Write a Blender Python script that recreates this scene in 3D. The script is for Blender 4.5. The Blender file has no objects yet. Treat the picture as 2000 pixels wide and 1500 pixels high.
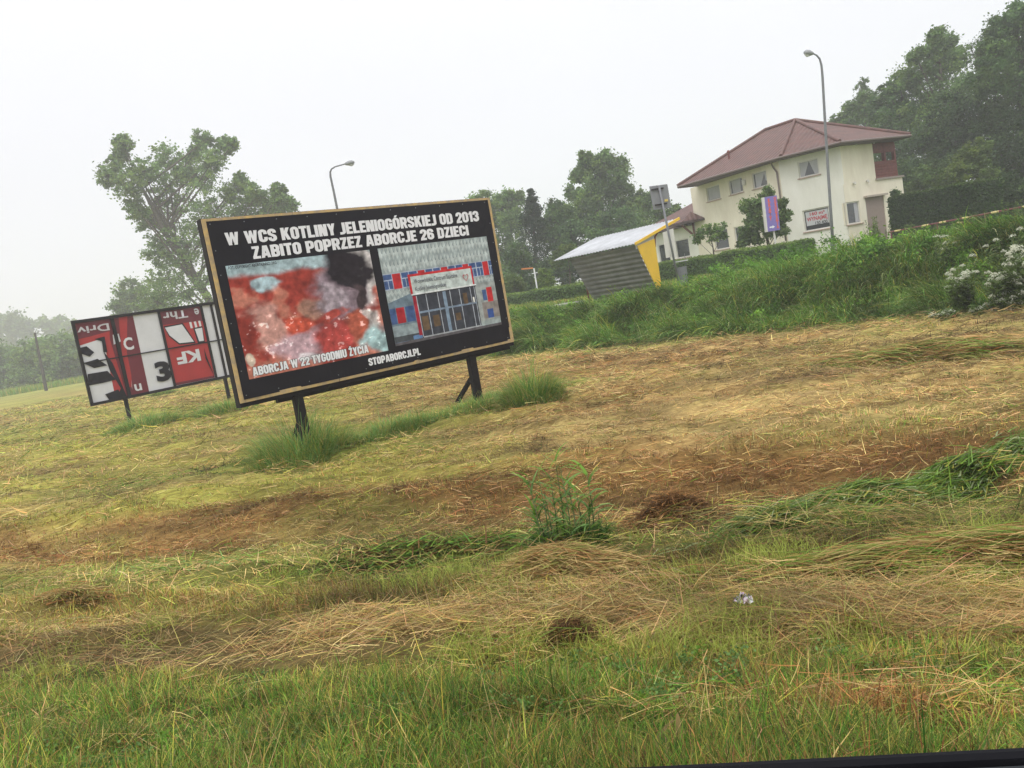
import bpy, math
import numpy as np
from mathutils import Vector, Matrix
SC = bpy.context.scene
COL = SC.collection
rng = np.random.default_rng(7)

# ------------------------------------------------------------------ camera
F_PX = 1550.0; PITCH = math.radians(6.65); ROLL = math.radians(9.8)
FW = np.array([0, math.cos(PITCH), -math.sin(PITCH)])
R0 = np.array([1.0, 0, 0]); U0 = np.array([0, math.sin(PITCH), math.cos(PITCH)])
RT = math.cos(ROLL)*R0 - math.sin(ROLL)*U0
UP = math.sin(ROLL)*R0 + math.cos(ROLL)*U0
cd = bpy.data.cameras.new('camera'); cam = bpy.data.objects.new('camera', cd); COL.objects.link(cam)
cd.sensor_width = 36.0; cd.lens = F_PX/2000*36; cd.clip_start = 0.05; cd.clip_end = 3000
cam.matrix_world = Matrix(((RT[0], UP[0], -FW[0], 0), (RT[1], UP[1], -FW[1], 0), (RT[2], UP[2], -FW[2], 0), (0, 0, 0, 1)))
SC.camera = cam
def ray(x, y): return FW + RT*(x-1000)/F_PX - UP*(y-750)/F_PX
def aty(x, y, d): r = ray(x, y); return r*(d/r[1])
def atz(x, y, z): r = ray(x, y); return r*(z/r[2])

# ------------------------------------------------------------------ world, sun, exposure
SUN_EL, SUN_AZ = math.radians(55), math.radians(200)
w = bpy.data.worlds.new('World'); SC.world = w; w.use_nodes = True
nt = w.node_tree; nt.nodes.clear()
def N(nt, t, **k):
    n = nt.nodes.new(t)
    for a, b in k.items():
        setattr(n, a, b)
    return n
sky = N(nt, 'ShaderNodeTexSky', sky_type='NISHITA', sun_disc=False, sun_elevation=SUN_EL, sun_rotation=SUN_AZ)
hs = N(nt, 'ShaderNodeHueSaturation'); hs.inputs['Saturation'].default_value = 0.2
b1 = N(nt, 'ShaderNodeBackground'); b1.inputs[1].default_value = 0.05
b2 = N(nt, 'ShaderNodeBackground'); b2.inputs[1].default_value = 1.0
tc = N(nt, 'ShaderNodeTexCoord'); sx = N(nt, 'ShaderNodeSeparateXYZ'); cr = N(nt, 'ShaderNodeValToRGB')
nz = N(nt, 'ShaderNodeTexNoise'); nz.inputs['Scale'].default_value = 1.6; nz.inputs['Detail'].default_value = 3
mx = N(nt, 'ShaderNodeMix', data_type='RGBA', blend_type='MULTIPLY'); mx.inputs[0].default_value = 0.16
ad = N(nt, 'ShaderNodeAddShader'); wo = N(nt, 'ShaderNodeOutputWorld')
e = cr.color_ramp.elements
e[0].position = 0.0; e[0].color = (0.69, 0.695, 0.72, 1)
e[1].position = 1.0; e[1].color = (2.6, 2.6, 2.65, 1)
x = e.new(0.22); x.color = (0.80, 0.80, 0.835, 1)
x = e.new(0.42); x.color = (0.96, 0.96, 1.0, 1)
L = nt.links.new
L(sky.outputs[0], hs.inputs['Color']); L(hs.outputs[0], b1.inputs[0])
L(tc.outputs['Generated'], sx.inputs[0]); L(sx.outputs[2], cr.inputs[0]); L(tc.outputs['Generated'], nz.inputs[0])
L(cr.outputs[0], mx.inputs[6]); L(nz.outputs[0], mx.inputs[7]); L(mx.outputs[2], b2.inputs[0])
L(b1.outputs[0], ad.inputs[0]); L(b2.outputs[0], ad.inputs[1]); L(ad.outputs[0], wo.inputs[0])
sl = bpy.data.lights.new('sun', 'SUN'); sl.energy = 1.0; sl.angle = math.radians(25); sl.color = (1.0, 0.98, 0.94)
so = bpy.data.objects.new('sun', sl); COL.objects.link(so)
sd = Vector((math.sin(SUN_AZ)*math.cos(SUN_EL), math.cos(SUN_AZ)*math.cos(SUN_EL), math.sin(SUN_EL)))
so.rotation_euler = sd.to_track_quat('Z', 'Y').to_euler()
SC.view_settings.view_transform = 'Standard'; SC.view_settings.look = 'None'
SC.view_settings.exposure = 0.0; SC.view_settings.gamma = 1.0
SC.cycles.max_bounces = 6; SC.cycles.diffuse_bounces = 3; SC.cycles.glossy_bounces = 2
SC.cycles.transmission_bounces = 2; SC.cycles.volume_bounces = 1; SC.cycles.transparent_max_bounces = 6
SC.cycles.use_denoising = True
SC.cycles.denoising_prefilter = 'ACCURATE'

# ------------------------------------------------------------------ noise
_T = np.random.default_rng(99).random((256, 256))
def vn(x, y, s=0):
    x = np.asarray(x, float)+s*17.3; y = np.asarray(y, float)+s*9.7
    xi = np.floor(x).astype(int); yi = np.floor(y).astype(int)
    fx = x-xi; fy = y-yi; fx = fx*fx*(3-2*fx); fy = fy*fy*(3-2*fy)
    a = _T[xi & 255, yi & 255]; b = _T[(xi+1) & 255, yi & 255]; c = _T[xi & 255, (yi+1) & 255]; d = _T[(xi+1) & 255, (yi+1) & 255]
    return (a*(1-fx)+b*fx)*(1-fy)+(c*(1-fx)+d*fx)*fy
def fbm(x, y, s=0, o=3):
    v = 0; a = .5; t = 0
    for i in range(o):
        v = v+a*vn(x, y, s+i); t += a; a *= .5; x = x*2.03; y = y*2.03
    return v/t
def ss(a, b, x): t = np.clip((x-a)/(b-a), 0, 1); return t*t*(3-2*t)
def bell(x, c, w): return np.exp(-((x-c)/w)**2)

# ------------------------------------------------------------------ ground shape
PT = [-60, .4, 1.4, 2.3, 3.4, 4.2, 5.5, 7.0, 7.7, 8.5, 9.3, 14, 30, 60, 2000]
PZ = [-1.2, -1.2, -1.28, -1.5, -1.8, -1.93, -2.1, -2.33, -2.38, -2.14, -2.1, -2.15, -2.44, -2.62, -2.62]
def tu(x, y): return .287*x+.958*y, .958*x-.287*y
def qr(x, y): return .75*x+.66*y, .66*x-.75*y
def height(x, y):
    x = np.asarray(x, float); y = np.asarray(y, float)
    t, u = tu(x, y); q, r = qr(x, y)
    tw = t+.35*(vn(u*.25, t*.1, 3)-.5)
    h = np.interp(tw, PT, PZ)
    k = np.hypot(x, y)
    near = 1-ss(12, 40, k)
    h = h + near*(.10*(fbm(u*.55, t*1.3, 5)-.5)+(.05+.09*ss(3.4, 4, t))*(fbm(u*1.6, t*4.2, 8)-.5)+.04*ss(3.5, 4.2, t)*(fbm(u*5, t*9, 12)-.5))
    h = h + near*.10*ss(3.4, 4.2, t)*ss(.80, .97, 1-np.abs(2*fbm(u*.22, (t+.18)*1.25, 161)-1))
    h = h + near*(.07*bell(t, 4.05, .28)+.07*bell(t, 5.9, .35))*vn(u*.8, 0*u, 2)
    fade = ss(-26, -9, x)
    qq = q+1.2*(vn(r*.15, q*0, 11)-.5)
    s = ss(19.6, 23.8, qq)*fade
    top = np.interp(r, [-40, -25, -17, -12.5, -8, 0], [-1.4, -1.32, -1.2, -.90, -.72, -.62]); k2 = ss(27, 36, q)
    h = h*(1-s)+(top*(1-k2)-1.02*k2)*s
    h = h + .22*(fbm(x*.35, y*.35, 13)-.5)*bell(q, 22.5, 3)*fade
    return h
def hz(x, y): return float(height(x, y))
def gpix(px, py, lift=0.0, dmax=200):
    r = ray(px, py); r = r/r[1]
    d = np.concatenate([np.linspace(1.2, 60, 3000), np.linspace(60, dmax, 600)])
    P = r[None, :]*d[:, None]
    below = P[:, 2] < height(P[:, 0], P[:, 1])+lift
    i = int(np.argmax(below)) if below.any() else len(d)-1
    return P[i]

# ------------------------------------------------------------------ materials
MATS = {}
def newmat(name):
    m = bpy.data.materials.new(name); m.use_nodes = True; n = m.node_tree; n.nodes.clear()
    o = N(n, 'ShaderNodeOutputMaterial'); p = N(n, 'ShaderNodeBsdfPrincipled'); n.links.new(p.outputs[0], o.inputs[0])
    return m, n, p, o
def mat(name, c, rough=.6, var=.12, scale=8.0, bump=0.0, metal=0.0, spec=.4, c2=None, coords='Object', stretch=(1, 1, 1)):
    if name in MATS: return MATS[name]
    m, n, p, o = newmat(name)
    p.inputs['Roughness'].default_value = rough; p.inputs['Metallic'].default_value = metal
    p.inputs['Specular IOR Level'].default_value = spec
    t = N(n, 'ShaderNodeTexCoord'); mp = N(n, 'ShaderNodeMapping'); mp.inputs['Scale'].default_value = stretch
    z = N(n, 'ShaderNodeTexNoise'); z.inputs['Scale'].default_value = scale; z.inputs['Detail'].default_value = 6
    z.inputs['Roughness'].default_value = .65
    r = N(n, 'ShaderNodeValToRGB'); c = np.array(c[:3])
    lo = c*(1-var) if c2 is None else np.array(c2)
    hi = np.minimum(c*(1+var), 1) if c2 is None else c
    r.color_ramp.elements[0].position = .32; r.color_ramp.elements[1].position = .68
    r.color_ramp.elements[0].color = (*lo, 1); r.color_ramp.elements[1].color = (*hi, 1)
    k = n.links.new
    k(t.outputs[coords], mp.inputs[0]); k(mp.outputs[0], z.inputs[0]); k(z.outputs[0], r.inputs[0]); k(r.outputs[0], p.inputs['Base Color'])
    if bump:
        b = N(n, 'ShaderNodeBump'); b.inputs['Strength'].default_value = bump; b.inputs['Distance'].default_value = .02
        k(z.outputs[0], b.inputs['Height']); k(b.outputs[0], p.inputs['Normal'])
    MATS[name] = m
    return m
def attrmat(name, rough=.55, transl=.25, spec=.3, fine=0):
    m, n, p, o = newmat(name)
    a = N(n, 'ShaderNodeAttribute', attribute_name='col'); k = n.links.new
    src = a.outputs['Color']
    p.inputs['Roughness'].default_value = rough; p.inputs['Specular IOR Level'].default_value = spec
    if fine:
        t = N(n, 'ShaderNodeTexCoord'); mp = N(n, 'ShaderNodeMapping'); mp.inputs['Rotation'].default_value = (0, 0, math.radians(16.7)); mp.inputs['Scale'].default_value = (1.2, 5, 1)
        z = N(n, 'ShaderNodeTexNoise'); z.inputs['Scale'].default_value = 4; z.inputs['Detail'].default_value = 9; z.inputs['Roughness'].default_value = .75
        r = N(n, 'ShaderNodeValToRGB'); r.color_ramp.elements[0].position = .3; r.color_ramp.elements[1].position = .7
        r.color_ramp.elements[0].color = (.3, .27, .22, 1); r.color_ramp.elements[1].color = (1.45, 1.45, 1.4, 1)
        x = N(n, 'ShaderNodeMix', data_type='RGBA', blend_type='MULTIPLY'); x.inputs[0].default_value = 1
        k(t.outputs['Object'], mp.inputs[0]); k(mp.outputs[0], z.inputs[0]); k(z.outputs[0], r.inputs[0]); k(src, x.inputs[6]); k(r.outputs[0], x.inputs[7])
        src = x.outputs[2]
        b = N(n, 'ShaderNodeBump'); b.inputs['Strength'].default_value = .8; b.inputs['Distance'].default_value = .06
        k(z.outputs[0], b.inputs['Height']); k(b.outputs[0], p.inputs['Normal'])
    k(src, p.inputs['Base Color'])
    if transl:
        tr = N(n, 'ShaderNodeBsdfTranslucent'); mxs = N(n, 'ShaderNodeMixShader'); mxs.inputs[0].default_value = transl
        k(src, tr.inputs[0]); k(p.outputs[0], mxs.inputs[1]); k(tr.outputs[0], mxs.inputs[2]); k(mxs.outputs[0], o.inputs[0])
    return m
M_GRASS = attrmat('grass_blades', rough=.6, spec=.10); M_LEAF = attrmat('leaves', rough=.5, transl=.3, spec=.15); M_GROUND = attrmat('ground_soil', rough=.9, transl=0, spec=.15, fine=1)
M_PRINT = attrmat('printed_vinyl', rough=.5, transl=0, spec=.15)
for _n in [M_PRINT.node_tree]:
    _z = N(_n, 'ShaderNodeTexNoise'); _z.inputs['Scale'].default_value = 9; _z.inputs['Detail'].default_value = 8; _t = N(_n, 'ShaderNodeTexCoord'); _r = N(_n, 'ShaderNodeMapRange'); _r.inputs[1].default_value = .3; _r.inputs[2].default_value = .7; _r.inputs[3].default_value = .62; _r.inputs[4].default_value = 1.2
    _x = N(_n, 'ShaderNodeMix', data_type='RGBA', blend_type='MULTIPLY'); _x.inputs[0].default_value = 1
    _p = [q for q in _n.nodes if q.type == 'BSDF_PRINCIPLED'][0]; _a = [q for q in _n.nodes if q.type == 'ATTRIBUTE'][0]
    _n.links.new(_t.outputs['Object'], _z.inputs[0]); _n.links.new(_z.outputs[0], _r.inputs[0]); _n.links.new(_a.outputs['Color'], _x.inputs[6]); _n.links.new(_r.outputs[0], _x.inputs[7]); _n.links.new(_x.outputs[2], _p.inputs['Base Color'])

# ------------------------------------------------------------------ mesh tools
def link(o, parent=None):
    COL.objects.link(o)
    if parent is not None: o.parent = parent
    return o
def tag(o, label=None, cat=None, group=None, kind=None):
    if label: o['label'] = label
    if cat: o['category'] = cat
    if group: o['group'] = group
    if kind: o['kind'] = kind
    return o
def empty(name, loc=(0, 0, 0)):
    o = bpy.data.objects.new(name, None); o.location = tuple(loc); o.empty_display_size = .2
    return link(o)
def settle(root):
    """children were built in world coordinates: keep them there"""
    inv = Matrix.Translation(-root.location)
    for c in root.children: c.matrix_parent_inverse = inv
    return root
def npmesh(name, V, Fq, colr, m, parent=None, smooth=False):
    """V (n,3); Fq (k,3|4) faces; colr (n,3)"""
    me = bpy.data.meshes.new(name); V = np.ascontiguousarray(V, np.float32); Fq = np.ascontiguousarray(Fq, np.int32)
    me.vertices.add(len(V)); me.vertices.foreach_set('co', V.ravel())
    k = Fq.shape[1]; me.loops.add(Fq.size); me.loops.foreach_set('vertex_index', Fq.ravel())
    me.polygons.add(len(Fq)); me.polygons.foreach_set('loop_start', np.arange(0, Fq.size, k, dtype=np.int32))
    if smooth: me.polygons.foreach_set('use_smooth', np.ones(len(Fq), bool))
    if colr is not None:
        a = me.attributes.new('col', 'FLOAT_COLOR', 'POINT'); c = np.ones((len(V), 4), np.float32); c[:, :3] = np.clip(colr, 0, 1); a.data.foreach_set('color', c.ravel())
    me.update(); me.materials.append(m)
    return link(bpy.data.objects.new(name, me), parent)
class MB:
    def __init__(s): s.v = []; s.f = []; s.uv = []
    def poly(s, pts, uv=None):
        i = len(s.v); s.v += [tuple(map(float, p)) for p in pts]; s.f.append(tuple(range(i, i+len(pts)))); s.uv.append(uv)
    def hexa(s, b, t):
        """b, t: four corners each (bottom ccw, top ccw)"""
        i = len(s.v); s.v += [tuple(map(float, p)) for p in list(b)+list(t)]
        for f in ((3, 2, 1, 0), (4, 5, 6, 7), (0, 1, 5, 4), (1, 2, 6, 5), (2, 3, 7, 6), (3, 0, 4, 7)):
            s.f.append(tuple(i+j for j in f)); s.uv.append(None)
    def box(s, c, ax, ay, az, hx, hy, hz_):
        c = np.array(c, float); ax, ay, az = (np.array(a, float) for a in (ax, ay, az))
        q = [(-1, -1), (1, -1), (1, 1), (-1, 1)]
        s.hexa([c+ax*hx*a+ay*hy*b-az*hz_ for a, b in q], [c+ax*hx*a+ay*hy*b+az*hz_ for a, b in q])
    def bar(s, p, q, wd, ht=None, side=None):
        p = np.array(p, float); q = np.array(q, float); d = q-p; ln = np.linalg.norm(d); d = d/ln
        a = np.array(side, float) if side is not None else np.cross(d, (0, 0, 1.0))
        if np.linalg.norm(a) < 1e-4: a = np.array([1.0, 0, 0])
        a = a-d*np.dot(a, d); a /= np.linalg.norm(a); b = np.cross(a, d)
        s.box((p+q)/2, a, d, -b, wd/2, ln/2, (ht or wd)/2)
    def tube(s, pts, rad, n=8, cap=True):
        pts = [np.array(p, float) for p in pts]; rad = list(rad) if hasattr(rad, '__len__') else [rad]*len(pts)
        base = len(s.v); ref = np.array([.37, .61, .2])
        for k, p in enumerate(pts):
            d = pts[min(k+1, len(pts)-1)]-pts[max(k-1, 0)]; d = d/(np.linalg.norm(d)+1e-9)
            a = np.cross(d, ref); a /= np.linalg.norm(a); b = np.cross(d, a)
            for j in range(n):
                th = 2*math.pi*j/n; s.v.append(tuple(p+rad[k]*(a*math.cos(th)+b*math.sin(th))))
        for k in range(len(pts)-1):
            for j in range(n):
                s.f.append((base+k*n+j, base+k*n+(j+1) % n, base+(k+1)*n+(j+1) % n, base+(k+1)*n+j)); s.uv.append(None)
        if cap:
            s.f.append(tuple(base+j for j in range(n))[::-1]); s.uv.append(None)
            s.f.append(tuple(base+(len(pts)-1)*n+j for j in range(n))); s.uv.append(None)
    def build(s, name, m, parent=None, smooth=False, bevel=0):
        me = bpy.data.meshes.new(name); me.from_pydata(s.v, [], s.f)
        if any(u is not None for u in s.uv):
            ul = me.uv_layers.new(name='UVMap'); k = 0
            for f, u in zip(s.f, s.uv):
                for j in range(len(f)):
                    ul.data[k].uv = u[j] if u is not None else (0, 0); k += 1
        if smooth: me.polygons.foreach_set('use_smooth', [True]*len(me.polygons))
        me.update(); me.materials.append(m)
        o = link(bpy.data.objects.new(name, me), parent)
        if bevel:
            b = o.modifiers.new('bevel', 'BEVEL'); b.width = bevel; b.segments = 2; b.limit_method = 'ANGLE'
        return o

# ------------------------------------------------------------------ text
def text_raw(body, bold=0.0):
    c = bpy.data.curves.new('lettering', 'FONT'); c.body = body; c.size = 1; c.offset = bold; c.resolution_u = 3
    c.align_x = 'CENTER' if '\n' in body else 'LEFT'; c.space_line = .82
    o = bpy.data.objects.new('lettering', c); COL.objects.link(o)
    bpy.context.view_layer.update()
    me = bpy.data.meshes.new_from_object(o.evaluated_get(bpy.context.evaluated_depsgraph_get()))
    bpy.data.objects.remove(o); bpy.data.curves.remove(c)
    v = np.zeros(len(me.vertices)*3); me.vertices.foreach_get('co', v)
    return me, v.reshape(-1, 3)
def lettering(body, O, U, V, Nn, u0, u1, v0, v1, m, parent, bold=.02, lift=.003, flip=False, capfit=True, clip_u=None, name='lettering'):
    """fit text into u0..u1, v0..v1 on the plane O + u U + v V, lifted along Nn; capfit: v1 is the cap height"""
    me, co = text_raw(body, bold)
    x0, x1 = co[:, 0].min(), co[:, 0].max()
    if capfit and '\n' not in body:
        y0, y1 = 0-bold, .73*1.0+bold
        m2, c2 = text_raw('H', bold); y0, y1 = c2[:, 1].min(), c2[:, 1].max(); bpy.data.meshes.remove(m2)
    else: y0, y1 = co[:, 1].min(), co[:, 1].max()
    a = (co[:, 0]-x0)/(x1-x0); b = (co[:, 1]-y0)/(y1-y0)
    if flip: a = 1-a; b = 1-b
    uu = u0+a*(u1-u0); vv = v0+b*(v1-v0)
    if clip_u is not None: uu = np.minimum(uu, clip_u)
    P = O[None, :]+uu[:, None]*U+vv[:, None]*V+Nn[None, :]*lift
    me.vertices.foreach_set('co', P.astype(np.float32).ravel()); me.update(); me.materials.clear(); me.materials.append(m)
    me.name = name
    return link(bpy.data.objects.new(name, me), parent)

def _arc(cx, cy, rx, ry, a0, a1, n=5): return [(cx+rx*math.cos(math.radians(a0+(a1-a0)*k/n)), cy+ry*math.sin(math.radians(a0+(a1-a0)*k/n))) for k in range(n+1)]
_T2 = .095; XL, XR, YB, YT = .095, .405, .085, .915; XM = .25; RX, RY = .155, .15
def _o(y0, y1, ry=.15): return _arc(XM, y1-ry, RX, ry, 0, 180, 8)+_arc(XM, y0+ry, RX, ry, 180, 360, 8)
def _bowl(y0, y1, xr=XR): r = min(.13, (y1-y0)/2); return [(XL, y1)]+_arc(xr-.13, y1-r, .13, r, 90, 0)+_arc(xr-.13, y0+r, .13, r, 0, -90)+[(XL, y0)]
# kinds: ('p', pts, closed) ribbon; ('d', x0, y0, x1, y1, halfwidth) slab cut level
GLY = {
 'W': (.78, [('d', .10, 1, .24, 0, .085), ('d', .24, 0, .39, 1, .06), ('d', .39, 1, .54, 0, .06), ('d', .54, 0, .68, 1, .085)]),
 'C': (.5, [('p', [(XR, .63)]+_arc(XM, YT-.15, RX, .15, 0, 180, 8)+_arc(XM, YB+.15, RX, .15, 180, 360, 8)+[(XR, .37)], 0)]),
 'S': (.5, [('p', [(XR, .68)]+_arc(XM, .765, RX, .15, 0, 180, 7)+[(XL, .70), (.12, .60), (.38, .40), (XR, .32)]+_arc(XM, .235, RX, .15, 0, -180, 7)+[(XL, .31)], 0)]),
 'K': (.53, [('p', [(XL, 0), (XL, 1)], 0), ('d', .20, .42, .42, 1, .10), ('d', .24, .60, .43, 0, .10)]),
 'O': (.5, [('p', _o(YB, YT), 1)]), '0': (.5, [('p', _o(YB, YT), 1)]),
 'T': (.46, [('p', [(.23, 0), (.23, .83)], 0), ('p', [(.0, YT), (.46, YT)], 0)]),
 'L': (.42, [('p', [(XL, 1), (XL, YB), (.42, YB)], 0)]), 'I': (.19, [('p', [(XL, 0), (XL, 1)], 0)]),
 'N': (.54, [('p', [(XL, 0), (XL, 1)], 0), ('p', [(.445, 0), (.445, 1)], 0), ('d', .17, 1, .37, 0, .085)]),
 'Y': (.50, [('p', [(.25, 0), (.25, .45)], 0), ('d', .25, .38, .09, 1, .09), ('d', .25, .38, .41, 1, .09)]),
 'J': (.38, [('p', [(.285, 1)]+_arc(.14, YB+.13, .145, .13, 0, -90, 5)+[(.0, YB)], 0)]),
 'E': (.42, [('p', [(.42, YT), (XL, YT), (XL, YB), (.42, YB)], 0), ('p', [(.19, .5), (.38, .5)], 0)]),
 'G': (.5, [('p', [(XR, .66)]+_arc(XM, YT-.15, RX, .15, 0, 180, 8)+_arc(XM, YB+.15, RX, .15, 180, 360, 8)+[(XR, .46), (.26, .46)], 0)]),
 'R': (.5, [('p', [(XL, 0), (XL, 1)], 0), ('p', [(.19, YT)]+_bowl(.46, YT)[1:-1]+[(.19, .46)], 0), ('d', .30, .42, .42, 0, .085)]),
 'P': (.5, [('p', [(XL, 0), (XL, 1)], 0), ('p', [(.19, YT)]+_bowl(.42, YT)[1:-1]+[(.19, .42)], 0)]),
 'B': (.5, [('p', [(XL, 0), (XL, 1)], 0), ('p', [(.19, YT)]+_bowl(.51, YT)[1:-1]+[(.19, .51)], 0), ('p', [(.19, .50)]+_bowl(YB, .50)[1:-1]+[(.19, YB)], 0)]),
 'D': (.5, [('p', [(XL, YB), (XL, YT), (.24, YT)]+_arc(XR-.15, YT-.15, .15, .15, 90, 0)+_arc(XR-.15, YB+.15, .15, .15, 0, -90)+[(.24, YB)], 1)]),
 'Z': (.44, [('p', [(.02, YT), (.42, YT)], 0), ('p', [(.02, YB), (.44, YB)], 0), ('d', .10, .12, .34, .88, .09)]),
 'A': (.54, [('d', .09, 0, .23, 1, .085), ('d', .45, 0, .31, 1, .085), ('p', [(.16, .26), (.38, .26)], 0)]),
 'U': (.5, [('p', [(XL, 1)]+_arc(XM, YB+.15, RX, .15, 180, 360, 8)+[(XR, 1)], 0)]),
 '2': (.48, [('p', [(XL, .66)]+_arc(XM, .765, RX, .15, 180, 0, 7)+[(.40, .62), (.12, .16), (.11, YB), (.44, YB)], 0)]),
 '1': (.30, [('p', [(.20, 0), (.20, 1)], 0), ('d', .05, .72, .15, .90, .07)]),
 '3': (.48, [('p', [(XL, .68)]+_arc(XM, .765, RX, .15, 180, 0, 7)+[(XR, .64), (.30, .52), (XR, .40)]+_arc(XM, .235, RX, .15, 0, -180, 7)+[(XL, .32)], 0)]),
 '6': (.5, [('p', [(XR, .70)]+_arc(XM, YT-.15, RX, .15, 0, 180, 8)+[(XL, .3)], 0), ('p', _o(YB, .55), 1)]),
 '.': (.17, [('p', [(.085, 0), (.085, .17)], 0)]), ' ': (.20, []),
 'F': (.42, [('p', [(.42, YT), (XL, YT), (XL, 0)], 0), ('p', [(.19, .5), (.38, .5)], 0)]), 'H': (.52, [('p', [(XL, 0), (XL, 1)], 0), ('p', [(.425, 0), (.425, 1)], 0), ('p', [(.19, .5), (.33, .5)], 0)])}
GLY['Ó'] = (.5, GLY['O'][1]+[('d', .22, 1.06, .32, 1.24, .07)]); GLY['Ż'] = (.44, GLY['Z'][1]+[('p', [(.22, 1.06), (.22, 1.22)], 0)])
def block_text(body, O, U, V, Nn, u0, u1, v0, v1, m, parent, lift=.003, fat=0.0, gap=.055):
    wt = sum(GLY[c][0]+gap for c in body)-gap; sx = (u1-u0)/wt; sy = v1-v0; mb = MB(); x = 0; nlay = 0
    def pt(a, b): return O+U*(u0+a*sx)+V*(v0+b*sy)+Nn*(lift+.0002*(nlay % 5))
    for ch in body:
        wd, parts = GLY[ch]
        for p in parts:
            nlay += 1
            if p[0] == 'd':
                _, x0, y0, x1, y1, hw = p; hw += fat; e_ = fat*.8*(1 if y1 > y0 else -1); mb.poly([pt(x+x0-hw, y0-e_), pt(x+x0+hw, y0-e_), pt(x+x1+hw, y1+e_), pt(x+x1-hw, y1+e_)])
            else:
                P = np.array(p[1], float); n = len(P); t2 = _T2+fat; Lf, Rt = [], []
                for k in range(n):
                    a = P[k-1] if (k > 0 or p[2]) else P[k]; b = P[(k+1) % n] if (k < n-1 or p[2]) else P[k]
                    d1 = P[k]-a; d2 = b-P[k]
                    if not d1.any(): d1 = d2
                    if not d2.any(): d2 = d1
                    d1 = d1/np.linalg.norm(d1); d2 = d2/np.linalg.norm(d2); n1_ = np.array([-d1[1], d1[0]]); n2_ = np.array([-d2[1], d2[0]]); mm_ = n1_+n2_; mm_ = mm_/max(np.dot(mm_, n1_), .5)
                    q = P[k].copy()
                    if not p[2] and fat: q = q-d1*fat*(k == 0)+d1*fat*(k == n-1)
                    Lf.append(q+mm_*t2); Rt.append(q-mm_*t2)
                for k in range(n if p[2] else n-1):
                    j = (k+1) % n; mb.poly([pt(x+Lf[k][0], Lf[k][1]), pt(x+Rt[k][0], Rt[k][1]), pt(x+Rt[j][0], Rt[j][1]), pt(x+Lf[j][0], Lf[j][1])])
        x += wd+gap
    return mb.build('lettering', m, parent)

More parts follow.
